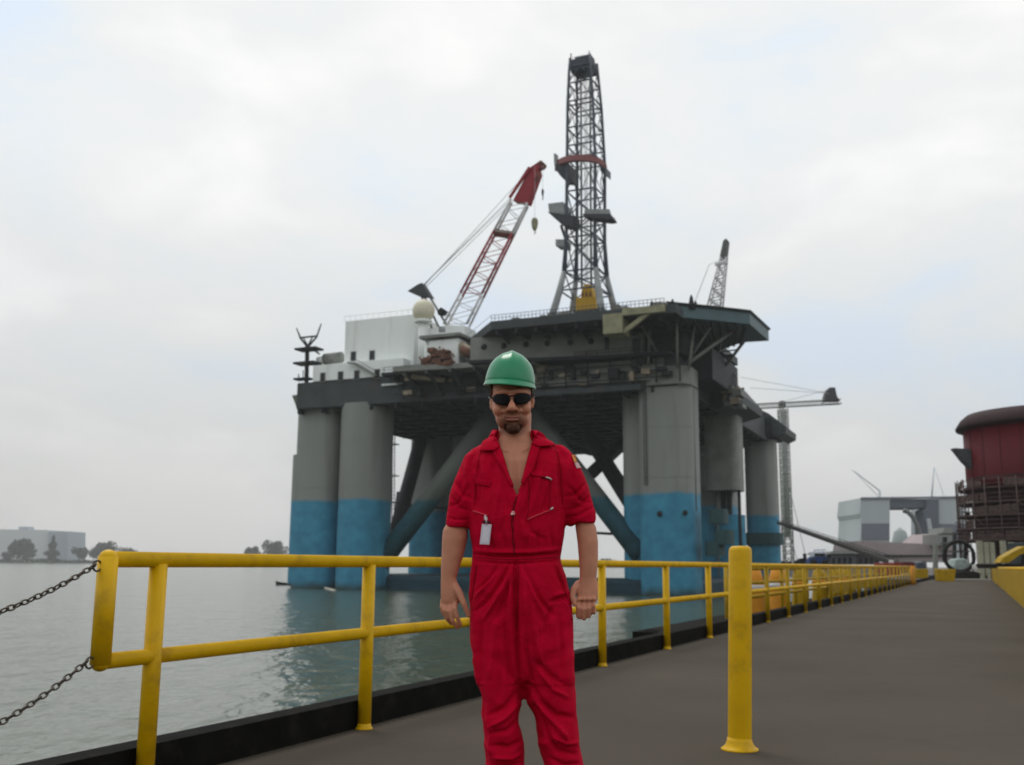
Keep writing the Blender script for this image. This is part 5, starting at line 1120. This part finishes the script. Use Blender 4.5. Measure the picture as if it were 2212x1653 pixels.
    lines = [
        # placket and fly
        ([(1117, 1070), (1110, 1095), (1106, 1130), (1109, 1170), (1112, 1200)], 2.6, -.006), ([(1123, 1072), (1117, 1110), (1114, 1160), (1116, 1195)], 4, .005),
        ([(1113, 1215), (1114, 1300), (1116, 1400), (1122, 1475)], 7, -.016), ([(1104, 1225), (1100, 1300), (1102, 1380)], 6, .007), ([(1128, 1225), (1134, 1300), (1136, 1400)], 6, .007),
        # waist seams
        ([(1016, 1197), (1060, 1203), (1110, 1203), (1165, 1200), (1216, 1196)], 2.6, -.007), ([(1018, 1212), (1110, 1218), (1214, 1211)], 2.6, -.006), ([(1016, 1189), (1080, 1193), (1150, 1192), (1216, 1186)], 5, .007),
        # blousing above the waist
        ([(1035, 1150), (1045, 1190)], 5, -.005), ([(1060, 1165), (1068, 1194)], 4, -.005), ([(1085, 1150), (1095, 1192)], 5, -.005), ([(1140, 1160), (1134, 1194)], 4, -.005), ([(1165, 1150), (1160, 1190)], 5, -.006), ([(1190, 1145), (1195, 1188)], 5, -.005),
        # chest folds
        ([(1070, 985), (1060, 1030), (1050, 1070)], 9, -.006), ([(1030, 1000), (1034, 1050), (1030, 1100)], 7, -.008), ([(1042, 985), (1046, 1040)], 7, .006), ([(1160, 985), (1150, 1030), (1142, 1080), (1128, 1120)], 6, -.007), ([(1172, 1000), (1162, 1050), (1150, 1100)], 6, .007),
        ([(1205, 985), (1214, 1040), (1216, 1100)], 8, -.011), ([(1190, 1040), (1180, 1080), (1172, 1110)], 5, -.005), ([(1085, 1040), (1095, 1080), (1100, 1110)], 6, -.005), ([(1078, 1050), (1070, 1100), (1066, 1140)], 6, .005), ([(1135, 1120), (1150, 1150), (1175, 1165)], 6, -.005),
        ([(1022, 1030), (1024, 1100)], 5, -.012), ([(1090, 1120), (1075, 1160)], 6, -.004), ([(1125, 1125), (1135, 1165)], 6, .005),
        # sleeves
        ([(980, 1040), (1000, 1068), (1018, 1078)], 5, -.007), ([(972, 1070), (990, 1096), (1012, 1104)], 4.5, -.008), ([(1012, 1050), (992, 1084), (972, 1094)], 4, -.006), ([(984, 1060), (1004, 1086)], 4, .006), ([(990, 1000), (998, 1035), (990, 1065)], 7, -.005), ([(1004, 1000), (1012, 1050)], 6, .005), ([(968, 1119), (990, 1123), (1016, 1121)], 2.2, -.006),
        ([(1270, 1040), (1248, 1064), (1226, 1074)], 5, -.007), ([(1278, 1070), (1256, 1092), (1228, 1102)], 4.5, -.008), ([(1230, 1050), (1252, 1080), (1278, 1086)], 4, -.006), ([(1262, 1056), (1244, 1082)], 4, .006), ([(1240, 1000), (1238, 1040)], 6, -.005), ([(1228, 995), (1226, 1035)], 6, .004), ([(1226, 1119), (1250, 1112), (1281, 1096)], 2.2, -.006),
        # hips: fan of folds from the fly, pocket mouths
        ([(1100, 1222), (1078, 1260), (1048, 1300), (1028, 1320)], 5, -.009), ([(1103, 1236), (1086, 1272), (1062, 1312), (1046, 1336)], 5, .009), ([(1100, 1262), (1088, 1300), (1070, 1340)], 6, -.008), ([(1075, 1222), (1056, 1250), (1030, 1275)], 5, -.006), ([(1068, 1240), (1044, 1272), (1026, 1292)], 5, .006),
        ([(1130, 1222), (1148, 1262), (1170, 1300), (1196, 1330)], 6, -.007), ([(1136, 1240), (1156, 1290), (1176, 1330)], 6, .006), ([(1200, 1225), (1216, 1262), (1224, 1300)], 3.5, -.008), ([(1026, 1225), (1020, 1262), (1016, 1300)], 3.5, -.007), ([(1226, 1290), (1204, 1296), (1190, 1300)], 5, -.010), ([(1222, 1280), (1200, 1286)], 4, .008), ([(1196, 1312), (1180, 1345), (1176, 1380)], 7, -.007), ([(1150, 1310), (1156, 1380), (1170, 1440)], 8, .008), ([(1070, 1330), (1066, 1400), (1060, 1460)], 8, .006),
        ([(1090, 1350), (1096, 1420), (1104, 1480)], 8, -.008), ([(1040, 1340), (1036, 1400), (1044, 1470)], 7, -.006), ([(1210, 1330), (1216, 1400), (1212, 1460)], 7, -.007), ([(1132, 1330), (1140, 1420), (1150, 1480)], 6, -.007),
        # legs
        ([(1140, 1480), (1170, 1520), (1205, 1545), (1236, 1550)], 7, -.011), ([(1150, 1500), (1176, 1540), (1210, 1575), (1226, 1600)], 8, .012), ([(1150, 1530), (1175, 1580), (1200, 1620)], 7, -.010), ([(1160, 1430), (1190, 1460), (1222, 1480)], 7, -.008), ([(1165, 1450), (1195, 1490), (1225, 1505)], 6, .008), ([(1180, 1600), (1210, 1625), (1245, 1630)], 6, -.009), ([(1190, 1590), (1222, 1608), (1248, 1605)], 5, .007), ([(1180, 1640), (1220, 1655), (1255, 1650)], 6, -.009),
        ([(1118, 1500), (1090, 1530), (1058, 1545)], 7, -.009), ([(1114, 1525), (1086, 1555), (1060, 1570)], 6, .008), ([(1120, 1560), (1095, 1580), (1060, 1585)], 6, -.008), ([(1050, 1530), (1058, 1580), (1056, 1640)], 6, .006), ([(1128, 1600), (1100, 1615), (1062, 1612)], 6, -.009), ([(1132, 1625), (1104, 1640), (1064, 1638)], 5, .008), ([(1130, 1650), (1098, 1660), (1060, 1656)], 6, -.009), ([(1080, 1450), (1076, 1510)], 7, -.006)]
    d = crease(co, no, lines)
    q = co*1.0; nz = np.array([noise.noise(Vector((p[0]*9, p[1]*9, p[2]*4))) + .5*noise.noise(Vector((p[0]*21, p[1]*21, p[2]*11))) for p in q])
    wv = np.array([abs(noise.noise(Vector((p[0]*6+3, p[1]*6, p[2]*13)))) for p in q])
    X, Yp = px_of(co); slv = ((X < 1030) & (Yp < 1145) & (Yp > 1020)) | ((X > 1218) & (Yp < 1140) & (Yp > 1020)); leg = Yp > 1480
    X0, Y0_ = px_of(co); d = d*np.where(Y0_ > 1215, 1.7, 1.25) + nz*.005 - wv*.012*np.where(slv, .45, np.where(leg, 1.5, .6))
    co = co+no*d[:, None]; me.vertices.foreach_set('co', co.ravel()); me.update(); no = np_no(me)
    # open V at the chest
    polyV = [(1066, 930), (1163, 925), (1152, 950), (1143, 980), (1135, 1010), (1126, 1045), (1117.5, 1071), (1108, 1052), (1097, 1023), (1087, 988), (1077, 958)]
    def inside(x, y):
        r_ = np.zeros(len(x), bool); n_ = len(polyV)
        for i in range(n_):
            (x0, y0), (x1, y1) = polyV[i], polyV[(i+1) % n_]
            if y0 == y1: continue
            c_ = ((y0 > y) != (y1 > y)) & (x < (x1-x0)*(y-y0)/(y1-y0)+x0); r_ ^= c_
        return r_
    fc2 = np.empty(len(me.polygons)*3); me.polygons.foreach_get('center', fc2); fc2 = fc2.reshape(-1, 3); gx, gy = px_of(fc2)
    kill = inside(gx, gy) & (fc2[:, 1] < YM-.02)
    # sleeve and trouser mouths are open too
    bb = bmesh.new(); bb.from_mesh(me); bb.faces.ensure_lookup_table(); bmesh.ops.delete(bb, geom=[bb.faces[i] for i in np.nonzero(kill)[0]], context='FACES')
    bb.to_mesh(me); bb.free(); me.update()
    cvb = BVHTree.FromPolygons([tuple(v.co) for v in me.vertices], [tuple(p.vertices) for p in me.polygons])
    cov = link('coverall', me, red, t); so_ = cov.modifiers.new('cloth', 'SOLIDIFY'); so_.thickness = .004; so_.offset = -1
    cam0 = Vector((0, 0, CAMZ))
    def hit(px, py, off=.004, tree=(cvb, bvh_b), spread_=None):
        dr_ = ray(px, py).normalized(); best = None
        for tr_ in tree:
            h = tr_.ray_cast(cam0, dr_, 9)
            if h[0] is not None and (best is None or h[3] < best[3]): best = h
        if best is None: return None
        return best[0]+Vector((0, -1, 0)).lerp(best[1] if best[1].dot(dr_) < 0 else -best[1], .6).normalized()*off
    def drape(name, m, inner, outer, par, off=.006, th=.004, nv=7, prof=None):
        def samp(pl, f): k = f*(len(pl)-1); i = min(int(k), len(pl)-2); u = k-i; return (pl[i][0]*(1-u)+pl[i+1][0]*u, pl[i][1]*(1-u)+pl[i+1][1]*u)
        nu = 22; grid = []; last = None
        for i in range(nu+1):
            a, b2 = samp(inner, i/nu), samp(outer, i/nu); row = []
            for j in range(nv+1):
                f = j/nv; h = hit(a[0]*(1-f)+b2[0]*f, a[1]*(1-f)+b2[1]*f, off+(prof(f) if prof else 0))
                if h is None: h = P(a[0]*(1-f)+b2[0]*f, a[1]*(1-f)+b2[1]*f, last.y if last else YM-.03)
                row.append(h); last = h
            grid.append(row)
        m_ = MB(); vs_ = [p for r_ in grid for p in r_]; w_ = nv+1
        m_._new(vs_, [(i*w_+j, i*w_+j+1, (i+1)*w_+j+1, (i+1)*w_+j) for i in range(nu) for j in range(nv)], True)
        bmesh.ops.smooth_vert(m_.b, verts=m_.b.verts[:], factor=.4, use_axis_x=True, use_axis_y=True, use_axis_z=True)
        o = m_.build(name, m, par); s_ = o.modifiers.new('th', 'SOLIDIFY'); s_.thickness = th; s_.offset = 0; return o
    bulge = lambda f: .0025*math.sin(math.pi*min(1, f*1.0))
    drape('lapel', red, [(1069, 940), (1078, 958), (1088, 988), (1098, 1023), (1109, 1052)], [(1060, 946), (1062, 972), (1072, 992), (1088, 1016), (1106, 1052)], cov, .007, .005, prof=bulge)
    drape('lapel', red, [(1160, 934), (1151, 952), (1143, 980), (1135, 1010), (1126, 1046)], [(1168, 942), (1166, 966), (1160, 990), (1148, 1018), (1130, 1048)], cov, .007, .005, prof=bulge)
    drape('collar', red, [(1063, 936), (1068, 944), (1076, 957), (1080, 968)], [(1053, 948), (1044, 964), (1037, 979), (1072, 976)], cov, .014, .005, prof=bulge)
    drape('collar', red, [(1162, 930), (1159, 940), (1153, 950), (1149, 962)], [(1174, 938), (1187, 954), (1199, 968), (1160, 969)], cov, .014, .005, prof=bulge)
    # collar stand round the back of the neck
    m_ = MB(); vs_ = []; na = 30
    c0 = Bp(1112, 946, .012)
    for i in range(na+1):
        a = rad(-38+256*i/na)
        for j, (rr, dz) in enumerate(((.078, -.012), (.074, .012), (.076, .034), (.086, .030), (.100, .004))): vs_.append(c0+Vector((rr*1.0*math.cos(a), (rr*.98)*math.sin(a)+.008, dz-(.008 if a < 0 or a > math.pi else 0))))
    m_._new(vs_, [(i*5+j, i*5+j+1, (i+1)*5+j+1, (i+1)*5+j) for i in range(na) for j in range(4)], True); o = m_.build('collar', red, cov); s_ = o.modifiers.new('th', 'SOLIDIFY'); s_.thickness = .005
    # zips, pulls, pockets, badge, patch
    steel = mat('zip_steel', (.55, .50, .50), .35, metal=.7, var=.1); zred = mat('zip_red_tape', (.62, .05, .08), .6)
    def line(name, m, pts, r_, par=cov, off=.006, k=10):
        q_ = []
        for i in range(len(pts)-1):
            for f in [j/k for j in range(k+(i == len(pts)-2))]: h = hit(pts[i][0]*(1-f)+pts[i+1][0]*f, pts[i][1]*(1-f)+pts[i+1][1]*f, off); q_.append(h)
        q_ = [v for v in q_ if v is not None]; m_ = MB(); m_.tube(q_, r_, 6); return m_.build(name, m, par)
    line('pocket_zip', zred, [(1140, 1122), (1160, 1113), (1188, 1102)], .0022); line('pocket_zip', zred, [(1023, 1105), (1036, 1108), (1054, 1114)], .0022)
    line('zip_pull', steel, [(1188, 1101), (1193, 1097)], .004); line('zip_pull', steel, [(1178, 1032), (1186, 1034), (1190, 1037)], .0035); line('pocket_zip', mat('zip_dark', (.12, .005, .01), .7), [(1168, 1030), (1192, 1036)], .002)
    line('zip_pull', mat('zip_bright', (.8, .45, .45), .4), [(1103, 1112), (1108, 1110), (1112, 1106)], .0042, off=.009); line('zip_pull', steel, [(1096, 1026), (1097, 1028)], .003)
    line('front_zip', mat('zip_dark', ()), [(1116, 1072), (1109, 1098), (1106, 1130), (1109, 1170), (1112, 1196)], .0018, off=.003)
    seam = mat('red_seam', (.20, .001, .006), .9)
    for pts in ([(1046, 962), (1036, 985), (1030, 1020), (1027, 1060), (1024, 1090)], [(1196, 962), (1206, 985), (1212, 1020), (1214, 1060), (1216, 1090)], [(1120, 1216), (1121, 1260), (1119, 1310), (1117, 1360)],
                [(1030, 1222), (1024, 1260), (1019, 1296)], [(1203, 1222), (1217, 1260), (1226, 1296)], [(1024, 1203), (1070, 1208), (1110, 1209), (1160, 1207), (1208, 1203)], [(1142, 1030), (1143, 1070), (1140, 1118)], [(1190, 1040), (1188, 1070), (1186, 1098)]): line('seam', seam, pts, .0011, off=.0012)
    drape('pocket_flap', red, [(1146, 1018), (1190, 1022)], [(1146, 1028), (1190, 1033)], cov, .003, .003)
    drape('pocket_flap', red, [(1060, 1040), (1028, 1034)], [(1058, 1052), (1028, 1046)], cov, .003, .003); 
    sp = MB(); drape('sleeve_patch', mat('patch_orange', (.75, .30, .08), .7), [(1234, 984), (1239, 1000)], [(1242, 983), (1247, 998)], cov, .004, .002); drape('sleeve_patch', mat('patch_pale', (.62, .40, .40), .7), [(1240, 1001), (1245, 1013)], [(1248, 999), (1254, 1011)], cov, .004, .002)
    # badge with its clip
    bc = [hit(*q_, .012) for q_ in ((1040, 1131), (1061, 1132), (1057, 1176), (1036, 1175))]; yb = min(v.y for v in bc)-.002
    pts = [P(x, y, yb) for x, y in ((1041, 1132), (1062, 1133), (1057, 1177), (1036, 1176))]
    m_ = MB(); m_.prism(pts, Vector((0, .0035, 0))); bd = m_.build('badge', mat('badge_white_card', (.62, .58, .66), .35, var=.03), t, .001)
    m_ = MB(); m_.prism([P(x, y, yb-.0008) for x, y in ((1044, 1138), (1058, 1139), (1054, 1172), (1040, 1171))], Vector((0, .0006, 0))); m_.build('badge_card', mat('badge_card', (.72, .70, .76), .5, var=.06, scale=60), bd)
    m_ = MB(); m_.tube([P(1048, 1113, yb+.002), P(1050, 1124, yb), P(1051, 1133, yb)], .0035, 6); m_.prism([P(x, y, yb-.001) for x, y in ((1045, 1116), (1053, 1117), (1053, 1124), (1046, 1123))], Vector((0, .006, 0))); m_.build('badge_clip', steel, bd)
    m_ = MB(); m_.prism([P(x, y, yb-.0005) for x, y in ((1043, 1125), (1058, 1126), (1060, 1131), (1042, 1130))], Vector((0, .004, 0))); m_.build('badge_strap', m_glass, bd)
    # ---- sunglasses
    blk = mat('sunglass_black', (.002, .002, .003), .35, var=.1, spec=.10); g = bpy.data.objects.new('sunglasses', None); C.objects.link(g); g.parent = t; g.matrix_parent_inverse = Matrix.Identity(4); WM[g.name] = WM[t.name]
    for cx_, cy_, s in ((1083, 863, -1), (1128.5, 861, 1)):
        m_ = MB(); vs_ = []; nr, na = 6, 30
        for i in range(nr+1):
            for k in range(na):
                a = 2*math.pi*k/na; ca, sa = math.cos(a), math.sin(a); rr = i/nr; ex = .75; X_ = cx_+18.5*rr*math.copysign(abs(ca)**ex, ca); Y_ = cy_+(11.6 if sa > 0 else 10.5)*rr*math.copysign(abs(sa)**.9, sa)*(1-.16*ca*s) + (-.10*(X_-cx_)*s)
                u = (X_-1105.5)/45.0; vs_.append(Bp(X_, Y_, -.117+.052*u*u+.010*rr*rr*0))
        m_._new(vs_, [(i*na+k, i*na+(k+1) % na, (i+1)*na+(k+1) % na, (i+1)*na+k) for i in range(nr) for k in range(na)], True)
        o = m_.build('lens', blk, g); s_ = o.modifiers.new('th', 'SOLIDIFY'); s_.thickness = .003
        m_ = MB(); m_.tube([vs_[nr*na+k]+Vector((0, -.001, 0)) for k in range(na)]+[vs_[nr*na]+Vector((0, -.001, 0))], .0019, 6, cap=False); m_.build('lens_rim', blk, g)
        m_ = MB(); e0 = Bp(cx_+s*18, cy_-3, -.117+.052*((cx_+s*18-1105.5)/45)**2); m_.tube([e0, Bp(cx_+s*24, cy_-3, -.045), Bp(1105.5+s*49.5, 859, .0)], [.003, .0028, .0025], 6); m_.build('temple', blk, g)
    m_ = MB(); m_.tube([Bp(1098, 857, -.113), Bp(1106, 855, -.121), Bp(1114, 856, -.113)], .0030, 8); m_.build('bridge', blk, g)
    # ---- hard hat
    gm = mat('helmet_green_plastic', (.025, .26, .12), .33, var=.06, scale=4, dirt=(.05, .14, .08), dirt_amt=.4, dirt_scale=6, coat=.3)
    hh = bpy.data.objects.new('hard_hat', None); C.objects.link(hh); hh.parent = t; WM[hh.name] = WM[t.name]
    c = Bp(1101.5, 831.5, .012); Rm = Matrix.Rotation(rad(4.2), 3, 'Y') @ Matrix.Rotation(rad(2.5), 3, 'X')
    W, D, Hh = .0955, .122, .1265
    prof = [(1.0, 0), (.995, .10), (.975, .22), (.945, .34), (.90, .46), (.835, .58), (.74, .69), (.615, .79), (.465, .88), (.30, .95), (.15, .988), (.02, 1.0)]
    m_ = MB(); seg = 64; vs_ = []
    for r_, z in prof:
        for k in range(seg):
            a = 2*math.pi*k/seg; x, y = math.cos(a)*r_*W, math.sin(a)*r_*D
            rdg = .0045*math.exp(-(x/.012)**2)*min(1, z*3)*(1 if z > .12 else 0)
            rdg += .0025*math.exp(-((abs(x)-.034)/.006)**2)*min(1, max(0, z-.45)*3)
            vs_.append(c+Rm@Vector((x*(1+rdg*0), y, z*Hh+rdg)))
    m_._new(vs_, [(i*seg+k, i*seg+(k+1) % seg, (i+1)*seg+(k+1) % seg, (i+1)*seg+k) for i in range(len(prof)-1) for k in range(seg)]+[tuple(range((len(prof)-1)*seg, len(prof)*seg))], True)
    o = m_.build('shell', gm, hh); s_ = o.modifiers.new('th', 'SOLIDIFY'); s_.thickness = .003; s_.offset = -1
    m_ = MB(); vs_ = []; rings = [(.985, .012, .006), (1.0, .004, .002), (1.035, -.003, -.002), (1.055, -.008, -.006), (1.05, -.011, -.009), (1.0, -.006, -.004), (.96, 0, 0)]
    for q_, z0, _ in rings:
        for k in range(seg):
            a = 2*math.pi*k/seg; fr_ = max(0, -math.sin(a))**1.5; ext = (q_-1)*W if q_ > 1 else (q_-1)*W
            vx = fr_*(.030 if q_ > 1.03 else (.012 if q_ > 1.0 else 0))
            vs_.append(c+Rm@Vector((math.cos(a)*(W+ext), math.sin(a)*(D+ext+vx), z0-fr_*(.010 if q_ > 1.03 else .0))))
    nr = len(rings); m_._new(vs_, [(i*seg+k, i*seg+(k+1) % seg, ((i+1) % nr)*seg+(k+1) % seg, ((i+1) % nr)*seg+k) for i in range(nr) for k in range(seg)], True); m_.build('brim', gm, hh)
    m_ = MB(); inn = [(.90, .004), (.89, -.010), (.86, -.010), (.86, .03)]; vs_ = [c+Rm@Vector((math.cos(2*math.pi*k/40)*W*q_, math.sin(2*math.pi*k/40)*D*q_, z)) for q_, z in inn for k in range(40)]
    m_._new(vs_, [(i*40+k, i*40+(k+1) % 40, (i+1)*40+(k+1) % 40, (i+1)*40+k) for i in range(3) for k in range(40)], True); m_.build('headband', m_glass, hh)
    # ---- boots
    for cx_, yaw, dx in ((1093, 8, .0), (1228, -14, 0)):
        b0 = Bp(cx_, 1800, .02); b0.z = 0; R2 = Matrix.Rotation(rad(yaw), 3, 'Z'); m_ = MB()
        m_.ell(b0+R2@Vector((0, -.11, .045)), (.050, .105, .045), R2); m_.ell(b0+R2@Vector((0, .02, .055)), (.043, .075, .055), R2); m_.tube([b0+Vector((0, .02, .04)), b0+Vector((0, .02, .19))], .047, 16)
        me = fused(m_, .006, 3, 4); ob = link('boot', me, mat('boot_leather', (.03, .02, .014), .45, var=.3, scale=20), t)
        m_ = MB(); ol = []
        for k in range(24):
            a = 2*math.pi*k/24; ol.append(b0+R2@Vector((.05*math.cos(a), -.06+.155*math.sin(a), .003)))
        m_.prism(ol, Vector((0, 0, .022))); m_.build('sole', mat('rubber_black', ()), ob)
person()
# ================================================================== HAZE
def haze():
    mb = MB(); mb.box(-1900, 1900, -50, 2380, WATER-6, 150); m = bpy.data.materials.new('air_haze'); m.use_nodes = True; t = m.node_tree
    t.nodes.remove(t.nodes['Principled BSDF']); v = t.nodes.new('ShaderNodeVolumePrincipled'); v.inputs['Color'].default_value = (.88, .90, .92, 1); v.inputs['Density'].default_value = .00017; v.inputs['Anisotropy'].default_value = .2
    t.links.new(v.outputs[0], t.nodes['Material Output'].inputs['Volume']); o = mb.build('haze', m); o['kind'] = 'stuff'
haze()
